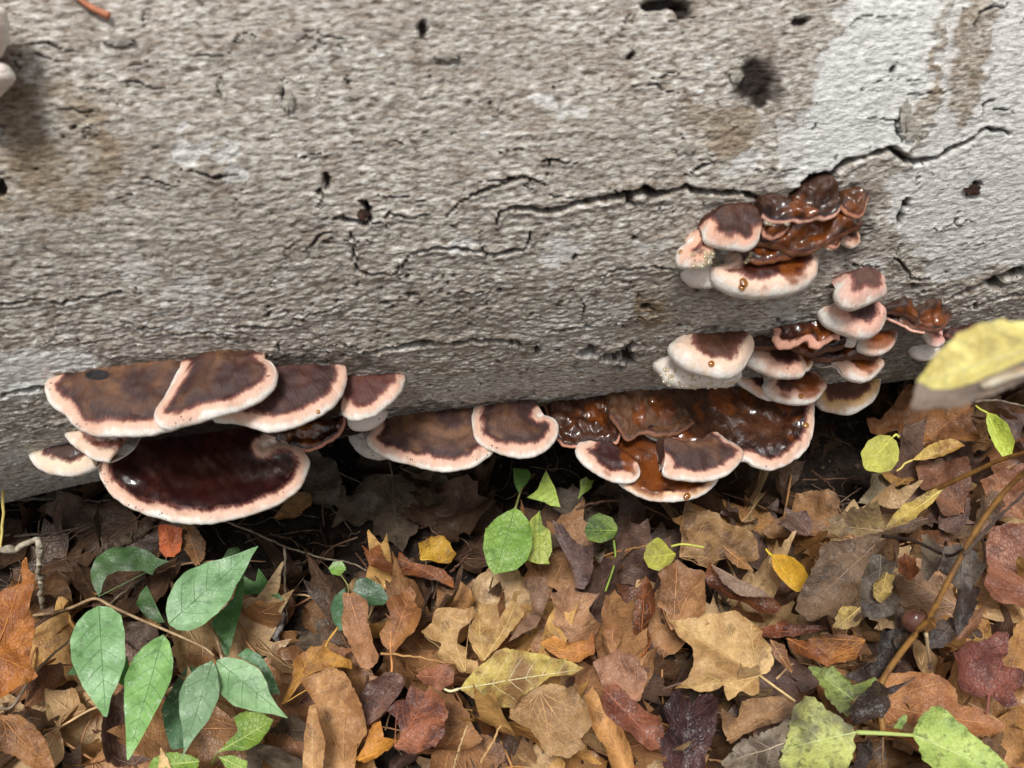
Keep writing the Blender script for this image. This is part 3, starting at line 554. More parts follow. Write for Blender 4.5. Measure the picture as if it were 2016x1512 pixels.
bracket('dull maroon crust partly behind the blurred yellow leaf', cR([(1725,930),(1790,965),(1850,940),(1910,890)]), cR([(1735,890),(1790,870),(1850,866),(1905,872)]), 'crust', group=G2, out=.001, tilt=24, wet=.1, c=(rgb(86, 52, 46), rgb(60, 36, 34), rgb(110, 70, 64)), key='R18')
bracket('upper of two white lobes cut off by the left edge of the photo', c0([(-70,5),(-5,12),(13,40),(18,72),(10,100),(-8,118),(-70,118)]), c0([(-75,0),(-72,30),(-70,60),(-70,90),(-75,115)]), 'thick', group='pair of white fungi at the top left edge', T=.02, band=.014, tilt=70, out=.02, wet=.0, amber=.0, c=(PEACH, PEACH, rgb(236, 205, 190)), key='T1')
bracket('lower of two white lobes cut off by the left edge of the photo', c0([(-70,122),(0,124),(24,140),(29,160),(12,180),(-10,196),(-70,205)]), c0([(-75,120),(-72,140),(-70,160),(-70,180),(-75,200)]), 'white', group='pair of white fungi at the top left edge', T=.02, tilt=70, out=.02, key='T2')

bracket('craggy dark crust joining the wavy plate to the two middle sausage brackets', cR([(610,1010),(720,1010),(850,1005),(960,1045),(1060,1020),(1150,1000)]), cR([(620,950),(700,925),(850,880),(980,880),(1080,900),(1160,950)]), 'crust', group=G2, out=.001, tilt=30, amp=.0045, T=.009, drop=.004, c=(rgb(70, 42, 28), rgb(34, 22, 19), rgb(96, 64, 46)), amber=.3, key='C1')
bracket('craggy dark crust behind the amber topped lobe and the thick white lip bracket', cR([(960,1060),(1060,1080),(1200,1060),(1340,1060),(1400,980)]), cR([(980,1000),(1080,950),(1220,930),(1330,900),(1420,890)]), 'crust', group=G2, out=.001, tilt=26, amp=.0045, T=.009, drop=.006, c=(rgb(66, 40, 28), rgb(34, 22, 19), rgb(90, 60, 44)), key='C2')
bracket('lumpy amber black crust filling the back of the upper right clump', cR([(660,420),(760,440),(860,470),(960,460),(1080,400),(1240,330)]), cR([(660,290),(760,230),(900,200),(1050,190),(1200,200),(1270,260)]), 'crust', group=G3, out=.001, tilt=40, amp=.0055, T=.010, drop=.002, c=(rgb(96, 56, 28), rgb(40, 26, 22), rgb(110, 72, 46)), amber=.5, wet=.7, key='C3')
bracket('dark brown crust on the bark between small domed bracket and the maroon frill', cR([(1370,800),(1440,810),(1500,820),(1560,860)]), cR([(1380,740),(1430,705),(1500,720),(1560,790)]), 'crust', group=G2, out=.001, tilt=40, amp=.004, T=.007, wet=.2, c=(rgb(70, 46, 38), rgb(44, 32, 30), rgb(90, 62, 50)), key='C4')

# amber guttation drops on the fungi
def drops():
    M = NM('resin_drop'); n = M.noise(60); mt = M.fin(M.ramp(n, [(.35, rgb(168, 96, 24)), (.65, rgb(214, 160, 70))]), .06, None, .6, 1.0, Transmission_Weight=.55, IOR=1.4)
    Mb = NM('dew_drop'); mb = Mb.fin(rgb(244, 232, 196), .04, None, .6, 1.0, Transmission_Weight=.75, IOR=1.35)
    def dome(c, r, sq=1.0, nn=(0, -.4, .9)):
        c = np.array(c); a = np.linspace(0, 2*np.pi, 8, endpoint=False); rows = []
        nn = np.array(nn)/np.linalg.norm(nn); t1 = np.cross(nn, (1, 0, 0)); t1 /= np.linalg.norm(t1); t2 = np.cross(nn, t1)
        for e in (-.5, 0, .5, 1.0): rows.append(c+r*(np.cos(e)*(np.cos(a)[:, None]*t1*sq+np.sin(a)[:, None]*t2)+.5*np.sin(e)*nn))
        v = np.vstack(rows+[[c+.5*r*nn]]); f = grid_faces(4, 8, True).tolist()+[[24+i, 24+(i+1) % 8, 32] for i in range(8)]; return v, f
    R = random.Random(11)
    def surf(key, px, py):
        V = BR[key]['V'].reshape(-1, 3); x, y = to_px(V); dd = np.hypot(x-px, y-py); k = np.argsort(dd)[:14]
        dep = (V[k]-CAM)@Fw; return V[k[np.argmin(dep)]]
    for key, pts, r, mat, nm in [('R10', cR([(412,1072)]), .0028, mt, 'resin_drop'), ('R3', cR([(575,610),(580,635),(568,655)]), .0026, mt, 'resin_drop'), ('R12', cR([(915,1275)]), .0024, mt, 'resin_drop'), ('M4', cM([(1878,270)]), .003, mt, 'resin_drop'),
        ('R2', cR([(232,442)]), .0022, mt, 'resin_drop'), ('M7', cM([(1420,548),(1415,565)]), .003, mt, 'resin_drop'), ('R4b', cR([(705,300),(730,405),(840,330)]), .0024, mb, 'dew_drop'), ('L3', cL([(1490,385)]), .002, mt, 'resin_drop')]:
        th = BR[key]['thing']; mid = BR[key]['mid']
        for p in pts:
            c = surf(key, *p); v, f = dome(c, r*R.uniform(.7, 1.1)); obj(nm, mesh(nm, v-mid, f, mat), th)
    for key, box, k in [('R10b', (110, 1090, 560, 1235), 110), ('R2b', (400, 440, 560, 530), 50), ('R2', (300, 430, 440, 540), 30), ('R4f', (520, 430, 640, 520), 40), ('R4d', (960, 430, 1090, 500), 18)]:
        th = BR[key]['thing']; mid = BR[key]['mid']; parts = []
        for _ in range(k):
            p = cR([(R.uniform(box[0], box[2]), R.uniform(box[1], box[3]))])[0]; parts.append(dome(surf(key, *p), R.choice((.0006, .0008, .001, .0016))))
        v, f = join(parts); tag(obj('dew_drop', mesh('dew_drop', v-mid, f, mb), th), kind='stuff')
drops()

# ------------------------------------------------------------------ ground
def ground_h(x, y): return .006*fbm(x*7, y*7, 91, 3)+.003*fbm(x*45, y*45, 95, 3)
def build_ground():
    a = np.concatenate([-np.geomspace(60, 1.0, 22), np.linspace(-.95, 1.05, 330), np.geomspace(1.1, 60, 22)])
    b = np.concatenate([-np.geomspace(60, .9, 22), np.linspace(-.85, .15, 190), np.geomspace(.2, 60, 22)])
    X, Y = np.meshgrid(a, b); near = (np.abs(X) < 1.2) & (Y > -1) & (Y < .3)
    Z = np.where(near, ground_h(X, Y), 0); P = np.stack([X, Y, Z], -1).reshape(-1, 3)
    M = NM('soil'); n = M.noise(60, None, 5, .65); n2 = M.noise(260, None, 4, .6)
    c = M.ramp(n, [(.3, rgb(24, 19, 16)), (.55, rgb(44, 35, 29)), (.75, rgb(66, 54, 45))]); c = M.mix(M.math('MULTIPLY', M.rng(n2, .55, .7), .5), c, rgb(80, 66, 54))
    me = mesh('soil', P, grid_faces(*X.shape), M.fin(c, .9, M.bump(n2, .002, .8, M.bump(n, .008, .7)), .25)); tag(obj('soil', me), kind='structure')
build_ground()

# ------------------------------------------------------------------ leaves
LMC = {}
def leaf_mat(c1_, c2_, gloss=.45, speck=.3, fleck=0.0, name='leaf_blade', tint=False):
    key = (c1_, c2_, gloss, speck, fleck, tint)
    if key in LMC: return LMC[key]
    M = NM(name); n = M.noise(38, None, 4, .6, .3); n2 = M.noise(170, None, 4, .6); n3 = M.noise(15)
    a, b = rgb(*c1_), rgb(*c2_)
    if tint:
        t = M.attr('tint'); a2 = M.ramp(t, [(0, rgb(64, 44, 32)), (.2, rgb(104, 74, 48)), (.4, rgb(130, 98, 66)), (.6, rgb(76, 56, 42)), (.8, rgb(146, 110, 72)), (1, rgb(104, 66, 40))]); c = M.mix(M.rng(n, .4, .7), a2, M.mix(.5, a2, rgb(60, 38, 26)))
    else:
        n5 = M.noise(75, None, 5, .7, .6); c = M.mix(M.rng(n, .38, .64), a, b); c = M.mix(M.math('MULTIPLY', M.rng(n5, .52, .64), .75), c, tuple(.62*q for q in b)); c = M.mix(M.math('MULTIPLY', M.rng(n5, .46, .34), .5), c, tuple(min(1, 1.35*q+.02) for q in a))
        hv = M.n('ShaderNodeHueSaturation'); brn = a[0] > a[1]*1.25; hv.inputs['Saturation'].default_value = .98; hv.inputs['Hue'].default_value = .504 if brn and a[2] > .12*a[0] else .5; oi = M.n('ShaderNodeObjectInfo'); M.l(c, hv.inputs['Color']); M.l(M.rng(oi.outputs['Random'], 0, 1, .95, 1.28), hv.inputs['Value']); c = hv.outputs[0]
    dk = tuple(.35*q for q in a); c = M.mix(M.math('MULTIPLY', M.rng(n2, .53, .66), speck), c, dk)
    c = M.mix(M.math('MULTIPLY', M.rng(n3, .5, .7), .35), c, b if not tint else rgb(120, 90, 62))
    if fleck:
        w = M.voro(260, None, 'DISTANCE_TO_EDGE'); fl = M.math('MULTIPLY', M.rng(w, .02, .06, 1, 0), M.rng(M.noise(90, None, 3), .52, .62)); fl2 = M.rng(M.noise(420, None, 2), .66, .72)
        c = M.mix(M.math('MULTIPLY', M.math('MAXIMUM', fl, fl2), fleck), c, rgb(214, 226, 210))
    q_ = .3 if fleck else 1; nb = M.bump(n2, .002*q_, .8); nb = M.bump(n, .004*q_, .6, nb); vo = M.voro(300, None, 'DISTANCE_TO_EDGE'); nb = M.bump(M.rng(vo, 0, .10), .0004*q_, .5, nb)
    m = M.fin(c, M.math('MULTIPLY_ADD', n2, .35, gloss-.15), nb, .5)
    tr = M.n('ShaderNodeBsdfTranslucent'); M.put(c, tr.inputs[0]); ms = M.n('ShaderNodeMixShader'); ms.inputs[0].default_value = .22
    M.l(M.b.outputs[0], ms.inputs[1]); M.l(tr.outputs[0], ms.inputs[2]); M.l(ms.outputs[0], M.out.inputs[0])
    LMC[key] = m; return m
def plain(name, c, c2=None, rough=.6, scale=120):
    M = NM(name); n = M.noise(scale, None, 3); return M.fin(M.mix(M.rng(n, .35, .65), rgb(*c), rgb(*(c2 or c))), rough, M.bump(n, .001, .5), .4)

def blade_geo(o2, zf, step=.0034, edge=.0006, seed=0):
    """o2: outline in leaf coordinates (m). triangulates inside and lifts by zf"""
    p = resample(o2, step*.62); L = np.arange(len(p))
    cen = p.mean(0); rr = p-cen; rn = np.linalg.norm(rr, axis=1)[:, None]+1e-9
    p = p+rr/rn*(edge*(perlin(L*.83, L*0, seed)+.6*perlin(L*.31, L*0+3, seed+2)))[:, None]
    lo, hi = p.min(0), p.max(0); gx, gy = np.meshgrid(np.arange(lo[0], hi[0], step), np.arange(lo[1], hi[1], step*.87))
    gx[1::2] += step/2; g = np.stack([gx.ravel(), gy.ravel()], 1)+np.random.RandomState(seed).uniform(-.15, .15, (gx.size, 2))*step
    g = g[in_poly(g[:, 0], g[:, 1], p)]
    if len(g):
        dm = np.min(np.linalg.norm(g[:, None]-p[None], axis=2), axis=1); g = g[dm > step*.45]
    allp = np.vstack([p, g])*100; n = len(p)
    vs, _, fs, *_r = delaunay_2d_cdt([Vector(q) for q in allp.tolist()], [(i, (i+1) % n) for i in range(n)], [], 1, 1e-5)
    v2 = np.array([(q.x, q.y) for q in vs])/100
    return v2, np.column_stack([v2, zf(v2[:, 0], v2[:, 1])]), [list(f) for f in fs], p

def vein_lines(o2, kind, length):
    lines = []
    p = np.array(o2)
    if kind == 'pinnate':
        lines.append((np.array([(0, 0), (0, length*.97)]), 1.0))
        k = max(4, min(8, int(length/.011)))
        for i in range(1, k):
            y = length*i/(k+.3)
            for sgn in (-1, 1):
                e = None
                for st in np.linspace(.002, length*.8, 40):
                    q = np.array((sgn*st*.72, y+st*.62))
                    if not in_poly(q[:1], q[1:], p)[0]: break
                    e = st
                if e and e > .004: lines.append((np.array([(0, y), (sgn*e*.36*.93, y+e*.29*.93), (sgn*e*.72*.93, y+e*.66*.93)]), .5))
    else:
        r = np.linalg.norm(p, axis=1); an = np.arctan2(p[:, 0], p[:, 1]); od = np.argsort(-r); got = []
        for i in od:
            if len(got) >= 5: break
            if all(abs(an[i]-an[j]) > .45 for j in got) and r[i] > .35*r.max(): got.append(i)
        for j, i in enumerate(got):
            e = p[i]*.93; lines.append((np.array([(0, 0), e*.5+np.array((e[1], -e[0]))*.03*(-1)**j, e]), 1.0 if j == 0 else .75))
            for t in (.3, .5, .7):
                for sg in (-1, 1):
                    d = e/np.linalg.norm(e); d2 = np.array((d[0]*.75-sg*d[1]*.66, d[1]*.75+sg*d[0]*.66)); q0 = e*t
                    l = 0
                    for st in np.linspace(.002, .02, 12):
                        q = q0+d2*st
                        if not in_poly(q[:1], q[1:], p)[0]: break
                        l = st
                    if l > .004: lines.append((np.array([q0, q0+d2*l*.9]), .4))
    return lines
def vein_geo(lines, zf, r=.0005):
    parts = []
    for pts, w in lines:
        q = catmull(pts, 9) if len(pts) > 2 else np.linspace(pts[0], pts[-1], 9)
        p3 = np.column_stack([q, zf(q[:, 0], q[:, 1])+.0004]); parts.append(tube(p3, np.linspace(r*w, r*w*.35, 9), 5, False))
    return join(parts)

def zfun(seed, length, fold=.15, curl=0.0, wrk=.003, roll=0.0, bend=0.0, half=.03):
    def f(x, y):
        x = np.asarray(x, float); y = np.asarray(y, float); t = y/length
        xr = np.abs(x)/half
        z = fold*np.abs(x)+curl*half*xr**2.2+roll*length*np.clip(t-.35, 0, 1)**2+bend*length*(t-.5)**2
        z = z+1.6*wrk*(1.2*fbm(x*28, y*28, seed, 2)+.55*fbm(x*85, y*85, seed+4, 2))*np.clip(.35+xr, 0, 1.3)
        return z
    return f

GL = 'fallen autumn leaves covering the ground'
LAND = []
def leaf(label, pts, mid, cols, z=.03, kind='palmate', face=.45, twist=0, petiole=None, fold=.12, curl=.10, wrk=.0035, roll=0.0, bend=0.0, gloss=.45, speck=.35, fleck=0.0,
         vein=None, parent=None, name='fallen_leaf', group=GL, cat='leaf', nrm=None, edge=.0009, pet_r=.0008, anchor3=None, land=None, pname='leaf', step=.0034):
    SEED[0] += 1; sd = SEED[0]
    c = np.mean(np.array(pts), axis=0); A = ground(c[0], c[1], z) if anchor3 is None else np.array(anchor3)
    if nrm is None:
        if group == GL and parent is None: A = A+np.array((0, 0, .014))*(z > .03); A = on_plane(c[0], c[1], A, np.array((0, 0, 1.0)))
        v = CAM-A; v /= np.linalg.norm(v); n = v*face+np.array((0, 0, 1.0))*(1-face)
        n = n+np.array((math.sin(rad(twist)), 0, 0))
    else: n = np.array(nrm, float)
    n /= np.linalg.norm(n)
    P = np.array([on_plane(x, y, A, n) for x, y in pts]); b = on_plane(*mid[0], A, n); e = on_plane(*mid[1], A, n)
    ay = e-b; length = np.linalg.norm(ay); ay /= length; axx = np.cross(ay, n); Rm = np.stack([axx, ay, n], 1)
    o2 = (P-b)@Rm[:, :2]; half = max(.006, np.abs(o2[:, 0]).max())
    zf = zfun(sd, length, fold, curl, wrk, roll, bend, half)
    v2, v3, fs, outl = blade_geo(o2, zf, step=step, edge=edge, seed=sd)
    mt = leaf_mat(cols[0], cols[1], gloss, speck, fleck)
    if parent is None: th = thing(name, label, cat, b, group); par = th; off = np.zeros(3)
    else: par = parent; off = b-np.array(parent.location)
    bo = obj('blade' if parent is None else pname, mesh('blade', v3@Rm.T+off, fs, mt), par)
    vc = vein or tuple(int(.5*a+.5*min(255, a*1.25+25)) for a in cols[0])
    vm = VM.setdefault(vc, plain('leaf_vein', vc, tuple(int(q*.85) for q in vc), .5))
    vv, vf = vein_geo(vein_lines(outl, kind, length), zf, .00032 if fleck else .0005); obj('vein', mesh('vein', vv@Rm.T+off, vf, vm), par if parent is None else bo)
    if petiole is not None:
        pp = np.array([on_plane(x, y, A, n) for x, y in petiole]); pp[:, 2] = np.maximum(pp[:, 2], .004); q = catmull(pp, 12)
        tv, tf = tube(q-b, np.linspace(pet_r*1.2, pet_r, 12), 6); obj('petiole', mesh('petiole', tv+off, tf, vm), par)
    if land: LAND.append((land, c))
    return par
VM = {}
TAN = ((204, 170, 126), (166, 128, 88)); RUST = ((172, 124, 82), (130, 88, 58)); DKB = ((100, 74, 56), (68, 50, 40)); ORG = ((178, 128, 76), (140, 98, 58)); PUR = ((116, 90, 78), (84, 62, 56))
YEL = ((206, 166, 58), (186, 136, 44)); GRY = ((116, 100, 84), (84, 72, 60)); MAR = ((112, 56, 44), (86, 44, 40)); OLI = ((190, 172, 92), (150, 116, 66))

# ---- traced leaves, right half of the litter
leaf('large pale tan maple leaf lying flat with pointed lobes, right of centre', c2([(480,612),(530,622),(600,610),(680,650),(745,710),(735,740),(780,780),(800,850),(770,900),(730,910),(725,1000),(690,1020),(640,990),(570,1050),(555,1010),(555,965),(510,1000),(440,1005),(400,985),(310,990),(380,930),(410,860),(400,780),(330,730),(310,680),(290,650),(400,640)]), c2([(728,912),(350,660)]), ((202, 164, 110), (168, 126, 78)), .052, petiole=c2([(728,912),(800,965),(905,1040)]), wrk=.003, curl=.06, land='the large pale tan maple leaf')
leaf('crumpled reddish brown leaf resting on top edge of the large pale tan maple leaf', c2([(330,350),(380,390),(460,400),(470,480),(485,570),(470,640),(390,650),(300,690),(270,600),(235,580),(270,480),(250,440)]), c2([(300,690),(400,400)]), RUST, .058, wrk=.005, twist=-15, land='the crumpled reddish brown leaf')
leaf('crumpled dusty tan leaf under the right end of the fungus row, by the dark hollow', c2([(370,70),(440,120),(520,120),(560,170),(630,180),(690,240),(720,350),(690,380),(600,370),(540,340),(480,400),(400,350),(340,330),(345,220)]), c2([(345,330),(560,130)]), ((166, 128, 86), (112, 80, 54)), .045, wrk=.007, twist=10, land='the crumpled dusty tan leaf')
leaf('small orange sliver of leaf sticking out below the crumpled dusty tan leaf', c2([(555,285),(600,290),(650,330),(705,410),(640,390),(580,350)]), c2([(555,285),(705,410)]), ORG, .062, 'pinnate', curl=.3)
leaf('tan leaf with torn edge behind the small purple brown maple leaf', c2([(900,40),(1000,35),(1080,50),(1110,90),(1100,130),(1180,220),(1170,250),(1000,230),(800,250),(740,210),(790,160),(880,130)]), c2([(1175,240),(800,170)]), ((160, 116, 74), (128, 92, 62)), .035, wrk=.006, land='the torn tan leaf')
leaf('small purple brown maple leaf with wet sheen, above the yellow oval leaf', c2([(850,90),(900,120),(960,110),(990,160),(980,230),(920,250),(860,220),(810,200),(860,160)]), c2([(975,225),(850,100)]), PUR, .055, gloss=.3, wrk=.005, land='the small purple brown maple leaf')
leaf('bright yellow oval leaf standing among brown leaves', c2([(785,325),(840,325),(900,345),(950,390),(975,440),(960,480),(915,512),(880,490),(830,440),(795,390)]), c2([(788,328),(928,510)]), ((226, 176, 44), (214, 160, 36)), .065, 'pinnate', fold=.2, wrk=.001, speck=.1, petiole=c2([(788,328),(775,318),(760,298)]), twist=-20, gloss=.35, edge=.0002, land='the bright yellow oval leaf')
leaf('twisted glossy brown leaf rolled lengthwise left of the yellow oval leaf', c2([(480,380),(540,420),(620,480),(700,520),(790,540),(840,590),(800,620),(720,620),(640,580),(540,540),(490,500),(460,440)]), c2([(470,430),(835,600)]), ((128, 76, 40), (92, 54, 38)), .045, 'pinnate', curl=.8, gloss=.25, wrk=.004, land='the twisted glossy brown leaf')
leaf('grey leaf strip folded along the twisted glossy brown leaf', c2([(495,378),(560,405),(640,450),(740,500),(785,535),(720,532),(640,525),(560,470)]), c2([(495,378),(785,535)]), ((150, 122, 100), (124, 98, 82)), .062, 'pinnate', curl=.25)
leaf('folded pale brown leaf standing on edge at centre, right of the brown maple', c2([(0,515),(40,530),(75,590),(70,640),(40,700),(50,760),(10,820),(-60,800),(-40,600)]), c2([(10,815),(20,530)]), ((168, 124, 84), (140, 98, 66)), .05, curl=.5, twist=25)
leaf('dark brown leaf flecked orange, upright between two pale leaves right of centre', c2([(60,480),(140,490),(180,430),(225,500),(225,600),(190,680),(200,760),(160,830),(130,780),(100,680),(80,560)]), c2([(150,825),(170,450)]), ((150, 84, 36), (88, 52, 32)), .04, 'pinnate', curl=.6, twist=-30, gloss=.3)
leaf('glossy blackish purple leaf curled into a trough at bottom centre', c2([(300,1030),(330,1000),(400,1060),(440,1010),(490,1010),(520,1050),(510,1200),(470,1300),(460,1390),(260,1390),(240,1250),(290,1180),(250,1100)]), c2([(360,1390),(390,1030)]), ((84, 54, 52), (58, 38, 40)), .05, 'pinnate', fold=.55, gloss=.22, land='the glossy blackish purple leaf')
leaf('reddish brown oval leaf with pale specks left of the glossy blackish purple one', c2([(-20,960),(30,960),(100,1030),(180,1080),(240,1110),(265,1200),(265,1260),(200,1290),(100,1200),(20,1180),(-60,1100)]), c2([(-30,980),(250,1270)]), ((156, 92, 66), (120, 70, 56)), .058, 'pinnate', gloss=.3, curl=.15, land='the speckled reddish oval leaf')
leaf('tan leaf rolled into a loose tube at the bottom edge, centre', c1([(1460,1180),(1500,1135),(1530,1180),(1560,1260),(1640,1340),(1675,1420),(1700,1530),(1580,1530),(1560,1420),(1500,1340)]), c1([(1660,1520),(1500,1140)]), ((190, 138, 82), (160, 110, 64)), .075, 'pinnate', curl=1.0, face=.5, land='the tan rolled leaf')
leaf('dull brown leaf lying flat below the large pale tan maple leaf', c2([(540,1090),(620,1130),(640,1060),(700,1030),(850,1010),(890,1030),(900,1080),(870,1130),(800,1150),(650,1200),(590,1250),(550,1180)]), c2([(570,1230),(860,1030)]), ((156, 116, 78), (124, 90, 64)), .035, wrk=.004)
leaf('big orange tan leaf with smooth rounded edge under the green and yellow leaves, lower right', c2([(1290,950),(1350,910),(1480,900),(1600,930),(1680,980),(1700,1060),(1800,1070),(1860,1120),(1920,1150),(1880,1200),(1720,1220),(1580,1250),(1500,1300),(1430,1240),(1350,1210),(1320,1100)]), c2([(1300,1050),(1900,1150)]), ((196, 134, 82), (166, 104, 62)), .042, wrk=.003, land='the big orange tan leaf')
leaf('maroon maple leaf with sharp lobes near the right edge', c2([(1740,745),(1800,750),(1850,730),(1880,700),(1945,700),(1940,810),(1910,830),(1920,870),(2000,890),(2016,920),(2010,960),(1960,1000),(1985,1060),(1920,1075),(1860,1010),(1790,1020),(1720,1000),(1680,960),(1690,910),(1655,830),(1700,800)]), c2([(1845,1010),(1900,710)]), ((128, 70, 58), (100, 54, 48)), .06, petiole=c2([(1845,1010),(1840,1060),(1835,1100)]), gloss=.35, land='the maroon maple leaf')
leaf('broad smooth red brown leaf at the right edge above the maroon maple leaf', c2([(1850,200),(1950,190),(2080,200),(2080,620),(1960,570),(1850,560),(1820,480),(1840,380),(1830,280)]), c2([(2060,500),(1850,300)]), ((146, 94, 70), (122, 74, 58)), .055, wrk=.003, gloss=.35, land='the broad smooth red brown leaf')
leaf('curled brown leaf scrap between the tan veined leaf and the maroon maple leaf', c2([(1690,740),(1700,690),(1760,600),(1830,570),(1820,630),(1790,690),(1740,740)]), c2([(1700,735),(1825,580)]), ((134, 92, 66), (100, 68, 50)), .06, 'pinnate', curl=.7)
leaf('netted tan leaf half covered by the dead grey leaves of the withered plant', c2([(1390,440),(1500,420),(1600,440),(1640,480),(1700,560),(1690,590),(1600,640),(1500,610),(1400,590)]), c2([(1690,570),(1400,480)]), ((168, 130, 98), (136, 102, 76)), .05, wrk=.004, land='the netted tan leaf')
leaf('small orange brown oval leaf above the netted tan leaf', c2([(1400,350),(1440,310),(1490,340),(1500,420),(1460,460),(1400,420)]), c2([(1440,315),(1465,455)]), ((166, 98, 52), (126, 76, 48)), .075, 'pinnate', curl=.2)
leaf('orange brown pointed leaf under the grey brown scrap, right of the pale tan maple', c2([(860,730),(940,740),(1010,790),(1090,850),(1060,870),(980,850),(900,820)]), c2([(865,735),(1085,862)]), ((178, 112, 56), (140, 82, 46)), .05, 'pinnate', gloss=.35)
leaf('wide orange brown leaf with blackened patches right of the pale tan maple', c2([(960,740),(1050,710),(1180,715),(1250,740),(1230,800),(1180,850),(1090,860),(1000,800)]), c2([(1240,745),(980,760)]), ((186, 124, 62), (130, 82, 48)), .044, speck=.7, land='the wide orange brown leaf')
leaf('narrow chestnut leaf lying edge on above the wide orange brown leaf', c2([(720,690),(830,650),(960,670),(1050,678),(1062,692),(960,712),(740,732)]), c2([(725,705),(1060,685)]), ((128, 70, 42), (96, 54, 36)), .055, 'pinnate', curl=.7, gloss=.28)
leaf('small brown leaf scrap touching the right lobe of the large pale tan maple leaf', c2([(780,740),(850,760),(890,860),(890,910),(830,850),(790,800)]), c2([(785,745),(890,905)]), RUST, .06, 'pinnate', curl=.3)
leaf('olive grey leaf lying flat below the round yellow leaf in the shade', c3([(650,1010),(720,1000),(780,1050),(850,1110),(900,1170),(820,1200),(700,1200),(570,1180),(640,1100)]), c3([(700,1005),(720,1195)]), ((140, 124, 92), (112, 98, 74)), .03, wrk=.003)
leaf('ragged brown maple leaf behind the round yellow leaf, beneath the blurred leaf', c3([(620,690),(700,700),(800,580),(850,520),(1000,540),(1240,590),(1260,620),(1240,690),(1290,770),(1280,830),(1180,820),(1100,810),(960,830),(860,880),(830,840),(800,760),(640,780)]), c3([(850,870),(1230,620)]), ((158, 106, 56), (124, 80, 46)), .05, wrk=.005, land='the ragged brown maple leaf')
leaf('round lemon yellow leaf right of the fungi, lying in the shade', c3([(760,780),(700,775),(630,810),(590,880),(600,950),(620,985),(700,1000),(770,990),(810,930),(818,870),(800,810)]), c3([(782,785),(610,975)]), ((206, 204, 88), (190, 188, 84)), .075, 'pinnate', fold=.05, curl=.0, wrk=.0006, speck=.05, edge=.0003, petiole=c3([(782,785),(800,772),(815,790)]), land='the round lemon yellow leaf')
leaf('folded yellow and tan leaf on a curved stalk, right of the round lemon leaf', c3([(895,925),(960,860),(1050,830),(1130,810),(1210,840),(1160,880),(1060,910),(960,925)]), c3([(895,925),(1205,838)]), ((214, 176, 92), (176, 126, 70)), .07, 'pinnate', fold=.5, petiole=c3([(895,925),(850,945),(830,970),(800,990)]), land='the folded yellow and tan leaf')
leaf('yellow green leaf hanging tip down near the right edge', c3([(1340,640),(1400,660),(1470,720),(1510,820),(1490,890),(1440,915),(1390,850),(1350,760),(1335,690)]), c3([(1340,642),(1455,910)]), ((190, 204, 80), (170, 186, 70)), .085, 'pinnate', fold=.3, wrk=.0008, speck=.05, edge=.0003, petiole=c3([(1340,642),(1300,622),(1272,600)]), twist=-25, land='the yellow green hanging leaf')
leaf('jagged reddish brown maple leaf below the folded yellow and tan leaf', c3([(910,980),(950,930),(1050,930),(1200,940),(1230,1000),(1240,1100),(1180,1250),(1080,1260),(1000,1120),(940,1100),(930,1030)]), c3([(1200,1240),(960,950)]), ((138, 90, 62), (108, 68, 50)), .045, land='the jagged reddish brown maple leaf')
leaf('brown leaf fallen against the stalk of the withered plant at right', c3([(1300,1040),(1420,1000),(1560,960),(1600,1100),(1560,1280),(1420,1250),(1340,1180)]), c3([(1560,1270),(1320,1050)]), ((150, 98, 66), (120, 74, 52)), .06, wrk=.005)
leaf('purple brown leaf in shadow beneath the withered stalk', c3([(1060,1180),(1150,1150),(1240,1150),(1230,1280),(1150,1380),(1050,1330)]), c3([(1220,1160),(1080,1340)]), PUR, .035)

# ---- traced leaves, centre of the litter
leaf('tightly rolled brown leaf standing beside the dark green round leaf', c1([(330,690),(380,690),(445,725),(435,810),(470,930),(505,990),(450,1045),(410,1040),(370,950),(330,870)]), c1([(350,690),(460,1040)]), ((172, 122, 84), (140, 94, 64)), .065, 'pinnate', curl=.5, twist=-15, land='the rolled brown leaf')
leaf('orange tan leaf curled round its long pale stalk, centre left', c1([(640,655),(670,690),(660,730),(700,800),(700,840),(620,920),(560,975),(510,930),(495,880),(550,800),(530,750),(590,700)]), c1([(555,940),(650,665)]), ((180, 122, 70), (150, 94, 56)), .06, 'pinnate', curl=.5, petiole=c1([(550,850),(548,960),(555,1040),(540,1118)]), wrk=.005, land='the curled orange tan leaf')
leaf('wavy pale tan leaf with deep round lobes at centre', c1([(760,770),(820,755),(890,760),(940,755),(950,800),(870,860),(860,920),(910,930),(900,990),(960,1000),(960,1060),(870,1060),(850,1020),(750,1000),(790,930),(690,880),(740,820)]), c1([(900,1055),(810,765)]), ((196, 158, 106), (158, 120, 78)), .06, wrk=.007, curl=.2, land='the wavy pale tan leaf')
leaf('pale tan leaf with a twisted upright tip, behind the yellowed leaf at centre', c1([(960,735),(1050,745),(1060,810),(1120,720),(1130,680),(1180,680),(1145,705),(1150,760),(1180,800),(1110,880),(1060,950),(980,1010),(930,940),(910,880),(950,800)]), c1([(990,1005),(1110,750)]), ((206, 166, 106), (170, 128, 78)), .068, wrk=.007, curl=.2, land='the pale tan twisted leaf')
leaf('ribbed grey brown leaf rolled like a fern, above centre', c1([(1150,640),(1280,610),(1285,700),(1265,790),(1220,860),(1100,920),(1160,830),(1220,760),(1200,690)]), c1([(1110,915),(1270,625)]), ((130, 98, 76), (100, 74, 58)), .065, 'pinnate', curl=.4, twist=20)
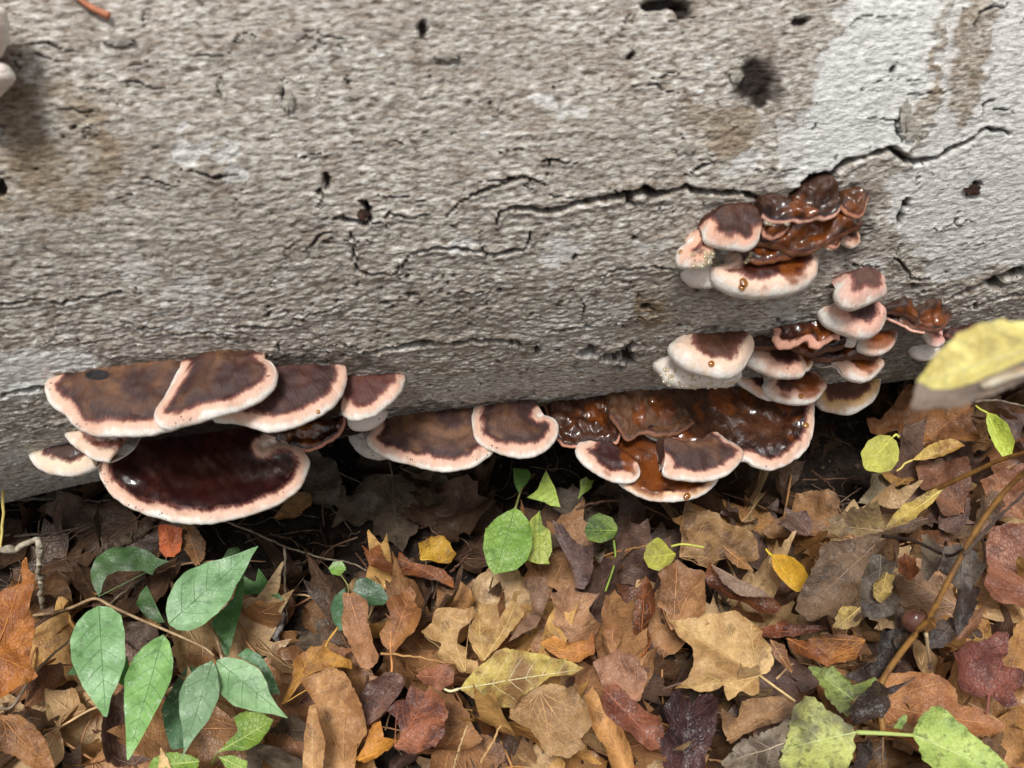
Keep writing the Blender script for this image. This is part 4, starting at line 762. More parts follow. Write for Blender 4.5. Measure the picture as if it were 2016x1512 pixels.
leaf('soft brown maple leaf with raised lobes right of the ribbed leaf', c1([(1290,700),(1380,680),(1400,640),(1420,680),(1530,690),(1480,760),(1540,860),(1500,920),(1400,930),(1360,860),(1310,830),(1330,760)]), c1([(1350,840),(1500,700)]), ((166, 122, 86), (134, 94, 66)), .062, wrk=.005, land='the soft brown maple leaf')
leaf('puckered tan leaf edge curling up right of the soft brown maple leaf', c1([(1560,700),(1620,700),(1650,770),(1620,830),(1640,900),(1590,990),(1550,900),(1540,780)]), c1([(1590,985),(1600,705)]), ((174, 124, 84), (142, 98, 66)), .06, 'pinnate', curl=.4)
leaf('yellowed leaf blotched brown with a white midrib, centre of the litter', c1([(870,1140),(950,1040),(1050,970),(1100,960),(1200,970),(1300,980),(1380,1000),(1460,1040),(1400,1070),(1300,1080),(1240,1130),(1160,1180),(1130,1250),(1050,1230),(950,1190),(900,1160)]), c1([(868,1140),(1440,1045)]), ((208, 182, 96), (150, 108, 66)), .078, 'pinnate', curl=.12, vein=(236, 226, 176), speck=.6, petiole=c1([(868,1140),(830,1150),(800,1140)]), land='the yellowed leaf with white midrib')
leaf('large soft tan leaf with fan veins, bottom centre', c1([(1120,1180),(1220,1130),(1320,1110),(1420,1160),(1480,1230),(1500,1320),(1440,1380),(1470,1420),(1380,1470),(1280,1450),(1200,1330),(1110,1290)]), c1([(1250,1150),(1420,1450)]), ((182, 142, 96), (150, 112, 74)), .07, wrk=.004, land='the large soft tan leaf')
leaf('rust edged maple leaf with purple black centre, bottom left of centre', c1([(530,1250),(590,1200),(620,1190),(640,1120),(700,1150),(740,1140),(800,1190),(805,1230),(825,1260),(800,1310),(810,1360),(760,1420),(640,1450),(570,1420),(600,1350),(580,1290)]), c1([(570,1415),(740,1145)]), ((156, 92, 62), (96, 60, 54)), .07, gloss=.35, wrk=.004, land='the rust edged maple leaf')
leaf('large folded tan leaf at bottom left of the litter, next to the green seedling', c1([(150,1080),(280,1040),(340,1080),(380,1150),(430,1290),(440,1340),(390,1400),(380,1530),(240,1530),(240,1400),(200,1220),(120,1100)]), c1([(330,1520),(220,1060)]), ((178, 130, 82), (148, 102, 62)), .062, wrk=.004, land='the large folded tan leaf')
leaf('slim pale tan curled leaf resting on the large folded tan leaf', c1([(165,1220),(195,1215),(215,1300),(245,1400),(230,1530),(130,1530),(140,1400)]), c1([(180,1525),(180,1220)]), ((206, 158, 106), (180, 130, 84)), .08, 'pinnate', curl=.5, face=.6)
leaf('yellow brown leaf with ruffled top edge right of the green seedling', c1([(90,1010),(180,950),(240,960),(360,1000),(370,1050),(280,1040),(150,1080),(120,1120),(60,1200),(30,1220),(80,1100)]), c1([(40,1215),(300,1000)]), ((192, 140, 60), (152, 102, 50)), .055, petiole=c1([(235,970),(250,920),(300,850)]), wrk=.006, land='the ruffled yellow brown leaf')
leaf('flat purple brown leaf between the folded tan leaf and the rust edged maple', c1([(460,1100),(520,1060),(600,1070),(620,1120),(540,1230),(520,1260),(440,1320),(420,1250),(390,1190)]), c1([(430,1310),(590,1080)]), ((124, 88, 74), (96, 66, 60)), .052, gloss=.35)
leaf('orange yellow leaf turned up at the bottom edge left of the rust edged maple', c1([(460,1310),(500,1290),(520,1370),(590,1380),(540,1440),(430,1495),(385,1470),(430,1400)]), c1([(400,1475),(500,1310)]), ((204, 138, 50), (168, 104, 46)), .06, wrk=.005, land='the orange yellow leaf')
leaf('small ribbed chestnut oval leaf left of the yellowed leaf', c1([(670,1080),(720,1040),(800,1020),(850,1050),(840,1120),(780,1150),(700,1120)]), c1([(672,1082),(848,1085)]), ((148, 92, 66), (120, 74, 54)), .07, 'pinnate', curl=.2)
leaf('dark orange maple leaf in the shade under the middle of the fungus row', c1([(410,460),(450,490),(490,450),(520,530),(570,550),(590,500),(640,540),(800,580),(840,620),(850,670),(770,630),(650,610),(520,600),(450,560)]), c1([(845,660),(450,480)]), ((150, 88, 38), (116, 66, 34)), .04, curl=.35, land='the dark orange maple leaf')
leaf('crumpled yellow leaf in the shade behind the dark orange maple leaf', c1([(680,470),(740,430),(800,420),(830,460),(860,520),(820,545),(740,540),(690,540)]), c1([(690,535),(810,425)]), ((206, 160, 50), (160, 112, 44)), .035, wrk=.007, curl=.3, land='the crumpled yellow leaf')
leaf('orange leaf with a yellow spot below the soft brown maple leaf', c1([(1250,920),(1320,880),(1400,920),(1480,910),(1500,870),(1510,980),(1440,1010),(1340,990)]), c1([(1260,925),(1500,960)]), ((196, 134, 62), (160, 100, 52)), .066, wrk=.005)
leaf('dull rose brown leaf right of the yellowed leaf with white midrib', c1([(1500,1020),(1620,960),(1700,1000),(1760,1080),(1720,1200),(1600,1200),(1540,1110)]), c1([(1700,1190),(1560,1010)]), ((166, 120, 92), (136, 94, 72)), .052, wrk=.004)
leaf('shrivelled grey purple leaf twisted like bark, right of the bright green heart leaf', c1([(1310,350),(1360,380),(1420,460),(1500,500),(1500,600),(1460,670),(1420,660),(1400,560),(1330,430)]), c1([(1320,355),(1460,665)]), ((112, 86, 78), (80, 60, 58)), .05, 'pinnate', curl=.9, wrk=.005)
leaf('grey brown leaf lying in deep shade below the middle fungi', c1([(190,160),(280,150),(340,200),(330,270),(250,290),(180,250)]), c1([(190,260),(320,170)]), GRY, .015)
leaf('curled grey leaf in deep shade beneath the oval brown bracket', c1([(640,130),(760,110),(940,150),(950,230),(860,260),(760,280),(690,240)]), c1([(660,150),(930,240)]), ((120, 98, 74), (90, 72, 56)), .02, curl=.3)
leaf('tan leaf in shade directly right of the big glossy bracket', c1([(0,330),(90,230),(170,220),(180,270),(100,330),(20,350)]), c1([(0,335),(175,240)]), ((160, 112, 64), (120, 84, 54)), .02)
# ---- left side
leaf('large curled orange brown leaf cut off by the left edge', cP([(-80,430),(0,400),(110,360),(140,340),(135,200),(165,180),(180,260),(225,300),(210,420),(190,540),(225,640),(180,760),(190,860),(235,920),(170,980),(60,1030),(0,1070),(-80,1080)]), cP([(-40,800),(170,250)]), ((186, 118, 50), (148, 86, 44)), .075, wrk=.005, land='the large curled orange leaf')
leaf('upright red orange leaf scrap just under the largest bracket', cP([(1000,-20),(1060,-30),(1150,0),(1145,140),(1100,180),(1040,180),(1005,130)]), cP([(1080,180),(1040,-20)]), ((196, 96, 36), (170, 84, 44)), .045, 'pinnate', face=.8, land='the red orange leaf scrap')
leaf('tan leaf strip hanging right of the red orange scrap under the largest bracket', cP([(1130,-30),(1230,-20),(1300,100),(1290,190),(1230,240),(1160,130)]), cP([(1260,230),(1170,-20)]), ((146, 100, 58), (110, 76, 48)), .035, 'pinnate', face=.7)
leaf('brown leaf heap corner at the bottom left below the orange leaf', cP([(0,1180),(120,1180),(230,1260),(300,1350),(350,1512),(240,1540),(100,1440),(0,1400)]), cP([(20,1200),(330,1500)]), ((160, 110, 66), (118, 80, 54)), .05, wrk=.006, land='the brown corner leaf')
leaf('pale pointed leaf tip rising at the bottom edge under the seedling', cP([(1015,1385),(1045,1430),(1090,1530),(1000,1540)]), cP([(1050,1535),(1018,1388)]), ((222, 184, 130), (200, 150, 100)), .06, 'pinnate', face=.7)
leaf('dark brown leaf lying behind the left hand leaves of the seedling', cP([(180,1000),(290,870),(400,850),(410,960),(330,1030),(250,1120),(150,1130)]), cP([(170,1120),(390,870)]), ((128, 84, 50), (92, 60, 42)), .03)
leaf('orange brown leaf glimpsed behind the upper right seedling leaves', cP([(1280,690),(1330,650),(1480,690),(1560,500),(1540,760),(1440,810),(1380,800)]), cP([(1300,690),(1540,620)]), ORG, .03)
leaf('grey brown leaf behind the seedling stem', cP([(780,590),(900,580),(1010,660),(1000,760),(840,830),(800,720)]), cP([(800,800),(960,620)]), ((120, 98, 84), (92, 74, 64)), .02)

# ------------------------------------------------------------------ plants
def plant_stem(par, pts, z, r, mat, zs=None, name='stem'):
    P = np.array([ground(x, y, zz) for (x, y), zz in zip(pts, zs if zs is not None else [z]*len(pts))])
    q = catmull(P, max(10, 5*len(pts))); v, f = tube(q-np.array(par.location), np.linspace(r, r*.7, len(q)), 7); obj(name, mesh(name, v, f, mat), par)
GRN = ((126, 168, 112), (106, 148, 92)); GRN2 = ((84, 132, 60), (64, 110, 48)); DGR = ((70, 104, 52), (54, 84, 42))
stem_m = plain('plant_stem', (186, 160, 124), (150, 122, 92), .5)
sdl = thing('seedling', 'green seedling with pointed oval leaves on a bent stem, lower left', 'plant', ground(70, 1212, .02))
plant_stem(sdl, cP([(210,550),(340,530),(450,500),(560,452),(620,446),(700,490),(850,560),(1040,640),(1200,710),(1300,760),(1350,805)]), .09, .0013, stem_m, zs=[.02,.04,.06,.075,.08,.085,.088,.09,.09,.09,.088])
plant_stem(sdl, cP([(1400,820),(1375,720),(1330,610),(1315,590)]), .08, .0012, stem_m, zs=[.088,.07,.05,.03])
kw = dict(parent=sdl, kind='pinnate', edge=.00015, gloss=.40, step=.0036, vein=(112, 150, 96))
for pts, mid, cols, z, ex in [
  ([(620,490),(700,500),(770,560),(795,680),(790,850),(750,970),(700,1060),(680,1190),(660,1195),(600,1110),(520,1000),(460,850),(445,720),(475,620),(550,530)], [(622,488),(665,1192)], GRN, .095, dict(fold=.12)),
  ([(1030,670),(1070,720),(1100,840),(1090,960),(1020,1120),(930,1270),(870,1370),(810,1465),(800,1470),(795,1250),(785,1130),(790,970),(840,840),(900,760),(970,700)], [(1032,668),(802,1468)], ((124, 168, 94), (106, 150, 80)), .105, dict(fold=.25)),
  ([(1060,600),(1045,520),(1060,440),(1110,360),(1190,270),(1300,220),(1430,190),(1530,150),(1630,110),(1590,180),(1540,280),(1490,370),(1460,440),(1390,530),(1280,610),(1190,650),(1110,635)], [(1062,600),(1628,112)], ((134, 174, 122), (116, 158, 106)), .11, dict(fold=.1)),
  ([(1340,830),(1370,900),(1390,1010),(1385,1080),(1320,1210),(1240,1310),(1190,1380),(1140,1460),(1160,1390),(1150,1260),(1130,1160),(1135,1060),(1180,950),(1260,870)], [(1342,828),(1142,1458)], ((140, 174, 132), (122, 156, 114)), .11, dict(fold=.2)),
  ([(1370,830),(1430,815),(1540,840),(1640,900),(1685,980),(1700,1040),(1750,1120),(1820,1200),(1720,1170),(1600,1160),(1480,1130),(1400,1060),(1355,960),(1350,890)], [(1365,835),(1818,1198)], ((140, 176, 124), (120, 160, 108)), .105, dict(fold=.15)),
  ([(620,430),(580,350),(570,270),(610,190),(700,125),(830,115),(940,145),(1000,190),(1070,210),(990,240),(960,300),(900,270),(820,275),(740,275),(680,300),(650,350),(640,400)], [(622,432),(1060,212)], DGR, .07, dict(fold=.05, fleck=.15)),
  ([(925,360),(960,430),(1000,530),(1040,590),(1000,600),(920,560),(860,480),(880,420)], [(1035,595),(925,365)], DGR, .055, dict(fleck=.2)),
  ([(1540,290),(1540,420),(1500,600),(1470,700),(1440,810),(1410,790),(1380,690),(1330,600),(1400,520),(1470,450),(1500,350)], [(1420,805),(1535,300)], GRN2, .065, dict(fleck=.2)),
  ([(1630,250),(1670,320),(1740,380),(1790,460),(1720,430),(1640,410),(1540,425),(1530,300),(1610,340)], [(1630,255),(1770,445)], GRN2, .05, dict(fleck=.1)),
  ([(1500,800),(1560,760),(1650,810),(1720,920),(1770,1050),(1700,1050),(1690,980),(1640,890),(1560,840)], [(1500,800),(1765,1045)], ((88, 132, 84), (70, 112, 66)), .08, dict()),
  ([(1100,990),(1180,880),(1240,880),(1150,1050),(1140,1160),(1165,1390),(1080,1400),(1040,1260),(1020,1150),(1060,1060)], [(1220,885),(1110,1395)], ((84, 124, 86), (64, 102, 60)), .075, dict()),
  ([(420,920),(470,860),(500,920),(450,930)], [(425,920),(495,880)], DGR, .04, dict(fleck=.1)),
  ([(750,980),(800,800),(820,880),(790,1000)], [(805,810),(770,990)], GRN2, .07, dict(fleck=.1)),
  ([(1400,195),(1440,130),(1500,115),(1520,150),(1470,170)], [(1405,190),(1510,130)], DGR, .05, dict(fleck=.1))]:
    k2 = dict(kw); k2.update(fold=.15, curl=.05, wrk=.0016, fleck=.4, speck=.15); k2.update(ex)
    leaf(None, cP(pts), cP(mid), cols, z, **k2)
LAND.append(('the green seedling', np.array((330, 1280))))
sd2 = thing('seedling', 'small yellow green seedling with a bitten leaf at the bottom edge, left', 'plant', ground(420, 1512, .02))
plant_stem(sd2, cP([(1330,1540),(1350,1460),(1385,1405)]), .05, .001, plain('green_stem', (150, 170, 80)), zs=[.01, .04, .07])
for pts, mid in [([(1380,1410),(1430,1350),(1500,1280),(1480,1200),(1560,1160),(1650,1170),(1725,1210),(1690,1290),(1640,1370),(1560,1405),(1470,1400)], [(1382,1408),(1720,1215)]), ([(930,1530),(960,1450),(1060,1410),(1180,1430),(1260,1460),(1240,1530),(1100,1560)], [(1258,1470),(950,1500)]), ([(1380,1440),(1460,1430),(1560,1470),(1550,1540),(1440,1540)], [(1382,1442),(1550,1520)])]:
    leaf(None, cP(pts), cP(mid), ((138, 166, 62), (110, 146, 56)), .075, parent=sd2, kind='pinnate', edge=.0005, gloss=.35, wrk=.002, speck=.2, vein=(190, 204, 120))
# central green plant
ctr = thing('seedling', 'young plant with a bright green heart shaped leaf below the fungus row, centre', 'plant', ground(965, 1160, .02))
gst = plain('green_stalk', (160, 160, 96), (128, 128, 70))
plant_stem(ctr, c1([(1015,665),(1034,605)]), .06, .0008, gst, zs=[.03, .075]); plant_stem(ctr, c1([(1135,290),(1170,190),(1228,125)]), .09, .0009, gst, zs=[.09, .07, .05])
for pts, mid, cols, z, ex in [
  ([(1130,290),(1160,300),(1195,345),(1215,400),(1215,470),(1190,540),(1140,580),(1080,590),(1035,602),(1000,550),(983,480),(995,400),(1040,340),(1090,310)], [(1132,292),(1040,598)], ((142, 178, 78), (124, 164, 70)), .085, dict(gloss=.3)),
  ([(1250,300),(1265,370),(1300,400),(1310,490),(1290,530),(1300,555),(1240,550),(1185,540),(1210,470),(1200,360)], [(1250,302),(1250,548)], ((186, 196, 92), (150, 168, 72)), .07, dict()),
  ([(1125,97),(1190,105),(1210,140),(1190,180),(1150,215),(1130,170)], [(1150,212),(1130,100)], ((104, 148, 62), (84, 126, 52)), .07, dict()),
  ([(1280,140),(1320,200),(1348,285),(1300,280),(1270,260),(1190,240),(1240,210),(1260,170)], [(1195,240),(1340,280)], ((164, 184, 74), (130, 156, 60)), .075, dict(fold=.4))]:
    k2 = dict(parent=ctr, kind='pinnate', edge=.0004, wrk=.0016, speck=.1, fold=.12, gloss=.38, vein=(120, 150, 70)); k2.update(ex); leaf(None, c1(pts), c1(mid), cols, z, **k2)
LAND.append(('the bright green heart leaf', np.array((1000, 1065))))
leaf('tiny green leaf in deep shade left of the lowest amber bracket', c1([(1440,165),(1470,145),(1505,180),(1490,215),(1450,225),(1430,248),(1440,205)]), c1([(1432,246),(1480,150)]), ((120, 140, 56), (96, 116, 48)), .07, 'pinnate', edge=.0002, group=None)
leaf('round dark green leaf on a thin shaded stalk, right of the bright green heart', c1([(1530,315),(1590,335),(1620,380),(1600,430),(1540,455),(1480,440),(1460,395),(1480,340)]), c1([(1615,395),(1462,392)]), ((116, 140, 48), (70, 98, 38)), .075, 'pinnate', edge=.0002, wrk=.001, curl=.0, petiole=c1([(1600,440),(1605,540),(1560,680)]), group=None, land='the round dark green shaded leaf')
leaf('small crumpled yellow green leaf at the end of a thin runner, right of centre', c2([(180,280),(230,253),(270,265),(290,290),(325,320),(300,370),(240,405),(190,390),(165,340)]), c2([(320,320),(175,340)]), ((186, 186, 76), (160, 156, 60)), .075, 'pinnate', wrk=.003, edge=.0004, group=None, petiole=c2([(300,285),(360,275),(460,290)]), land='the crumpled yellow green leaf')
rdp = thing('seedling', 'low plant with two round dark green leaves, left of the rolled brown leaf', 'plant', ground(700, 1200, .02))
plant_stem(rdp, c1([(350,690),(345,650),(305,590)]), .04, .0007, gst, zs=[.045, .05, .055])
for pts, mid, cols in [([(370,680),(390,630),(440,620),(500,650),(540,710),(520,745),(440,750),(400,720)], [(375,685),(535,725)], ((78, 110, 76), (58, 90, 56))), ([(335,660),(340,850),(310,872),(275,820),(265,760),(285,700)], [(330,665),(300,865)], ((70, 104, 70), (54, 84, 52))), ([(255,570),(280,540),(320,540),(340,570),(310,610),(270,600)], [(338,580),(258,570)], ((120, 156, 68), (100, 136, 56)))]:
    leaf(None, c1(pts), c1(mid), cols, .05, parent=rdp, kind='pinnate', edge=.0002, wrk=.001, gloss=.3, fleck=.15)

# withered plant on the right
wst = plain('withered_stalk', (150, 108, 52), (112, 78, 44), .5); wbl = plain('black_stalk', (62, 48, 42), (44, 34, 30))
wp = thing('withered_plant', 'withered plant with brown stalks, black shrivelled leaves and two last green ones, lower right', 'plant', ground(1740, 1440, .02))
plant_stem(wp, c2([(1330,1190),(1320,960),(1480,720),(1560,620),(1640,470),(1740,280),(1850,110),(1960,-20),(2060,-110)]), .1, .0022, wst, zs=[.09,.10,.13,.15,.17,.19,.21,.23,.25])
plant_stem(wp, c3([(990,1115),(1120,1060),(1250,1000),(1400,930),(1560,880),(1640,860)]), .15, .002, wst, zs=[.12,.14,.16,.18,.2,.21])
plant_stem(wp, c2([(1540,710),(1550,800),(1558,850)]), .1, .0012, plain('pale_stalk', (186, 160, 124)), zs=[.14,.12,.10])
plant_stem(wp, c2([(1330,235),(1480,260),(1640,330),(1720,300)]), .15, .0014, wbl, zs=[.13,.15,.17,.19])
gp = plain('green_petiole', (176, 190, 110)); plant_stem(wp, c2([(1200,1190),(1330,1195),(1480,1205)]), .09, .0016, gp, zs=[.092,.094,.092])
WG = ((118, 100, 82), (84, 68, 58)); WB = ((66, 52, 46), (44, 36, 34)); YG = ((176, 186, 96), (140, 160, 80))
for pts, mid, cols, z, ex in [
  ([(1020,300),(1090,262),(1230,245),(1330,240),(1330,300),(1280,330),(1230,420),(1210,520),(1215,670),(1100,680),(1060,620),(980,660),(900,600),(930,490),(980,420),(1010,350)], [(1330,245),(930,610)], ((132, 104, 80), (92, 70, 54)), .115, dict(wrk=.005, curl=.2)),
  ([(1280,320),(1340,330),(1390,380),(1350,480),(1410,560),(1380,620),(1300,635),(1200,610),(1220,480),(1230,400)], [(1320,330),(1300,630)], ((104, 92, 80), (70, 60, 54)), .12, dict(wrk=.005, curl=.2)),
  ([(1620,300),(1700,260),(1800,290),(1820,380),(1800,440),(1740,500),(1660,470),(1610,400)], [(1720,265),(1720,490)], ((112, 98, 88), (70, 62, 58)), .17, dict(wrk=.008, curl=.6)),
  ([(1310,720),(1380,700),(1480,690),(1460,780),(1400,850),(1390,900),(1280,930),(1200,960),(1140,920),(1250,870),(1310,830)], [(1480,695),(1150,930)], WB, .10, dict(wrk=.007, curl=.3)),
  ([(965,870),(1080,880),(1130,920),(1180,970),(1280,945),(1260,1000),(1180,1030),(1160,1120),(1100,1090),(1040,1040),(1010,940)], [(1250,1080),(975,880)], ((152, 168, 88), (104, 106, 74)), .085, dict(speck=.8, edge=.0022, wrk=.004)),
  ([(900,1060),(950,1020),(1020,1060),(1090,1110),(1150,1150),(1200,1190),(1190,1300),(1170,1390),(820,1390),(840,1280),(870,1180)], [(1200,1190),(840,1270)], ((188, 194, 108), (112, 108, 80)), .095, dict(speck=.9, edge=.0026, wrk=.004, vein=(206, 216, 150))),
  ([(895,1065),(868,1180),(838,1280),(820,1390),(560,1390),(550,1330),(620,1250),(740,1190),(860,1120)], [(850,1240),(570,1340)], ((158, 142, 122), (104, 88, 76)), .092, dict(wrk=.008, edge=.0028, speck=.8)),
  ([(1470,1200),(1500,1120),(1560,1075),(1600,1080),(1660,1130),(1720,1180),(1800,1240),(1890,1300),(1940,1364),(1960,1420),(1620,1420),(1510,1340),(1500,1260)], [(1475,1203),(1930,1400)], ((168, 188, 98), (140, 164, 82)), .095, dict(speck=.7, edge=.0012, vein=(206, 220, 150), fold=.2)),
  ([(1380,1170),(1400,1130),(1445,1100),(1445,1140),(1410,1190)], [(1382,1172),(1445,1105)], ((140, 160, 84), (110, 130, 70)), .1, dict()),
  ([(1350,970),(1440,940),(1500,910),(1400,985),(1350,1010),(1370,1060),(1320,1130),(1190,1160),(1160,1080),(1230,1010),(1280,965)], [(1490,915),(1190,1140)], ((78, 60, 50), (54, 42, 38)), .105, dict(wrk=.006, curl=.4, gloss=.3)),
  ([(1200,1260),(1270,1210),(1280,1290),(1240,1390),(1180,1390)], [(1270,1215),(1210,1385)], WB, .085, dict(wrk=.006)),
  ([(1280,1300),(1330,1210),(1350,1300),(1360,1400),(1310,1400)], [(1330,1215),(1330,1395)], ((124, 92, 62), (70, 54, 44)), .085, dict(wrk=.006))]:
    k2 = dict(parent=wp, kind='pinnate', edge=.0012, wrk=.003, speck=.4, gloss=.45); k2.update(ex); leaf(None, c2(pts), c2(mid), cols, z, **k2)
leaf(None, c3([(720,1350),(780,1260),(860,1180),(940,1130),(1000,1110),(1090,1090),(1020,1170),(960,1220),(900,1290),(800,1340)]), c3([(1080,1095),(725,1345)]), ((204, 174, 90), (140, 112, 76)), .12, parent=wp, kind='pinnate', wrk=.003, curl=.3, fold=.3)
leaf(None, c3([(400,1420),(520,1390),(640,1370),(760,1350),(960,1250),(1000,1290),(860,1380),(640,1420),(420,1440)]), c3([(990,1270),(410,1430)]), ((116, 92, 74), (84, 66, 54)), .12, parent=wp, kind='pinnate', wrk=.004, curl=.5)
for pts, mid, cols, z in [
  ([(1500,250),(1580,240),(1640,300),(1600,400),(1540,470),(1500,400),(1520,320)], [(1640,290),(1520,460)], WG, .14), ([(1060,150),(1150,120),(1280,130),(1340,200),(1300,240),(1180,215),(1090,240)], [(1340,220),(1065,165)], ((150, 126, 84), (104, 82, 62)), .12),
  ([(1680,470),(1740,440),(1790,520),(1760,640),(1700,720),(1660,640)], [(1730,450),(1690,710)], WB, .12), ([(1400,560),(1470,600),(1460,700),(1420,800),(1370,760),(1390,650)], [(1450,590),(1400,790)], ((110, 86, 70), (70, 56, 50)), .11),
  ([(1600,640),(1680,620),(1720,690),(1640,760),(1560,780),(1560,700)], [(1690,640),(1570,770)], ((96, 80, 70), (62, 52, 48)), .11), ([(1790,60),(1880,20),(1900,120),(1850,220),(1790,260),(1770,160)], [(1860,40),(1800,250)], ((128, 96, 70), (88, 66, 52)), .17),
  ([(1300,440),(1345,400),(1380,430),(1370,520),(1310,560),(1280,500)], [(1350,410),(1310,550)], ((176, 148, 84), (110, 88, 62)), .125), ([(1130,560),(1210,560),(1230,640),(1160,690),(1090,670)], [(1220,580),(1100,680)], ((186, 158, 92), (128, 100, 70)), .12)]:
    leaf(None, c2(pts), c2(mid), cols, z, parent=wp, kind='pinnate', edge=.0022, wrk=.007, curl=.9, speck=.6, gloss=.5)
LAND.append(('the withered plant', np.array((1740, 1260))))

# out-of-focus yellow leaf close to the lens
A3 = CAM+ray(1930, 720)*.33; vN = CAM-A3; vN /= np.linalg.norm(vN); nn = vN*.7+np.array((-.1, .15, .6))
fl = thing('overhanging_leaf', 'out of focus pale yellow leaf with withered grey tip reaching in from the right edge', 'leaf', on_plane(2060, 660, A3, nn/np.linalg.norm(nn)))
leaf(None, c0([(1838,772),(1806,752),(1830,715),(1862,685),(1905,652),(1960,637),(2020,630),(2120,640),(2140,690),(2050,705),(1990,728),(1930,752),(1880,768)]), c0([(2110,660),(1815,755)]), ((224, 216, 132), (196, 178, 98)), 0, parent=fl, kind='pinnate', pname='blade', anchor3=A3, nrm=nn, wrk=.0015, fold=.04, curl=.05, speck=.45, vein=(226, 220, 160))
leaf(None, c0([(1838,768),(1880,764),(1930,748),(1990,724),(2050,701),(2140,686),(2140,706),(2060,732),(1990,762),(1930,788),(1880,803),(1830,810),(1786,806),(1798,780),(1806,750)]), c0([(2052,726),(1795,798)]), ((128, 110, 96), (96, 82, 72)), 0, parent=fl, kind='pinnate', pname='blade', anchor3=A3+nn*.002, nrm=nn, wrk=.0015, fold=.03, curl=.05, speck=.5)
leaf(None, c0([(1925,757),(1990,730),(2050,707),(2140,692),(2140,712),(2060,722),(1990,748),(1940,766)]), c0([(2130,702),(1930,762)]), ((206, 198, 176), (166, 130, 76)), 0, parent=fl, kind='pinnate', pname='blade', anchor3=A3+nn*.004, nrm=nn, wrk=.001, fold=.03, curl=.05)
st = catmull(np.array([on_plane(2110, 665, A3, nn), on_plane(2200, 640, A3, nn)+np.array((.01, 0, -.02)), np.array((.62, -.52, .12)), np.array((.66, -.5, 0.0))]), 24)
v, f = tube(st-np.array(fl.location), .0016, 7); obj('stalk', mesh('stalk', v, f, wst), fl)

# ------------------------------------------------------------------ filler leaves: templates, then copies
def half_mirror(h): return h+[(-x, y) for x, y in h[::-1]]
MAPLE = half_mirror([(.03,0),(.16,-.08),(.34,-.10),(.30,.02),(.46,.06),(.40,.16),(.62,.30),(.56,.36),(.66,.52),(.50,.46),(.44,.52),(.26,.44),(.24,.50),(.30,.66),(.20,.66),(.17,.78),(.08,.82),(0.01,1.0)])
OVAL = half_mirror([(.01,0),(.14,.06),(.24,.2),(.29,.4),(.26,.6),(.17,.8),(.06,.94),(.005,1.0)])
ROUND = half_mirror([(.02,0),(.2,-.02),(.36,.1),(.42,.32),(.38,.55),(.24,.78),(.10,.9),(.01,1.0)])
SHARD = [(.0,0),(.22,.05),(.3,.3),(.18,.42),(.34,.62),(.15,.9),(0,1.0),(-.12,.8),(-.26,.66),(-.1,.45),(-.3,.3),(-.16,.1)]
TPL = []
R = random.Random(21)
for kname, shp, vk, n in [('maple', MAPLE, 'palmate', 5), ('oval', OVAL, 'pinnate', 3), ('rounded', ROUND, 'palmate', 3), ('torn', SHARD, 'pinnate', 3)]:
    for i in range(n):
        L = {'maple': .075, 'oval': .058, 'rounded': .062, 'torn': .05}[kname]; SEED[0] += 1; sd = SEED[0]
        o2 = np.array(shp)*L; curl = [.12, .45, .8, .25, 1.0][i]; zf = zfun(sd, L, R.uniform(-.1, .35), curl*R.choice((1, 1, -1)), R.uniform(.003, .006), R.uniform(-.2, .9), R.uniform(-.5, .6), np.abs(o2[:, 0]).max())
        v2, v3, fs, outl = blade_geo(o2, zf, step=.005, edge=.0012, seed=sd); vv, vf = vein_geo(vein_lines(outl, vk, L), zf)
        pz = float(zf(np.array([0.]), np.array([0.]))[0]); tv, tf = tube(catmull(np.array([(0, 0, pz), (.002, -L*.25, pz+.004), (.006, -L*.5, pz-.001)]), 8), .0007, 5)
        TPL.append(dict(kind=kname, curl=curl, blade=mesh('blade', v3, fs), vein=mesh('vein', vv, vf), pet=mesh('petiole', tv, tf), v=v3, f=fs))
PAL = {'tan': TAN, 'rust brown': RUST, 'dark brown': DKB, 'orange brown': ORG, 'purple brown': PUR, 'grey brown': GRY, 'ochre': ((198, 152, 88), (160, 116, 66)), 'chestnut': ((146, 98, 66), (110, 72, 50)), 'maroon': ((124, 76, 62), (92, 56, 48))}
for t in TPL: t['blade'].materials.append(leaf_mat(*TAN)); t['vein'].materials.append(plain('leaf_vein', (150, 116, 78), (120, 90, 60))); t['pet'].materials.append(t['vein'].materials[0])
used = set(o['label'] for o in D.objects if 'label' in o)
def rel(c, l):
    dx, dy = c[0]-l[0], c[1]-l[1]
    far = math.hypot(dx, dy); w = 'close ' if far < 110 else ('a little ' if far < 200 else 'well ')
    s = ('right of' if dx > 0 else 'left of') if abs(dx) > abs(dy) else ('below' if dy > 0 else 'above')
    return w+('to the ' + s if 'of' in s else s)
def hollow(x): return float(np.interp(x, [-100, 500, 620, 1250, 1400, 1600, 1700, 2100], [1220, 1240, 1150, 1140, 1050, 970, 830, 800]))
spots = []; tries = 0
while len(spots) < 165 and tries < 20000:
    tries += 1; x, y = R.uniform(-20, 2036), R.uniform(850, 1540); P = ground(x, y, .012)
    dens = 1.0 if y > hollow(x) else .16*(y > 870)
    if R.random() > dens: continue
    if any(math.hypot(x-a, y-b) < 52 for a, b, _ in spots): continue
    spots.append((x, y, P))
spots.sort(key=lambda s: s[1])
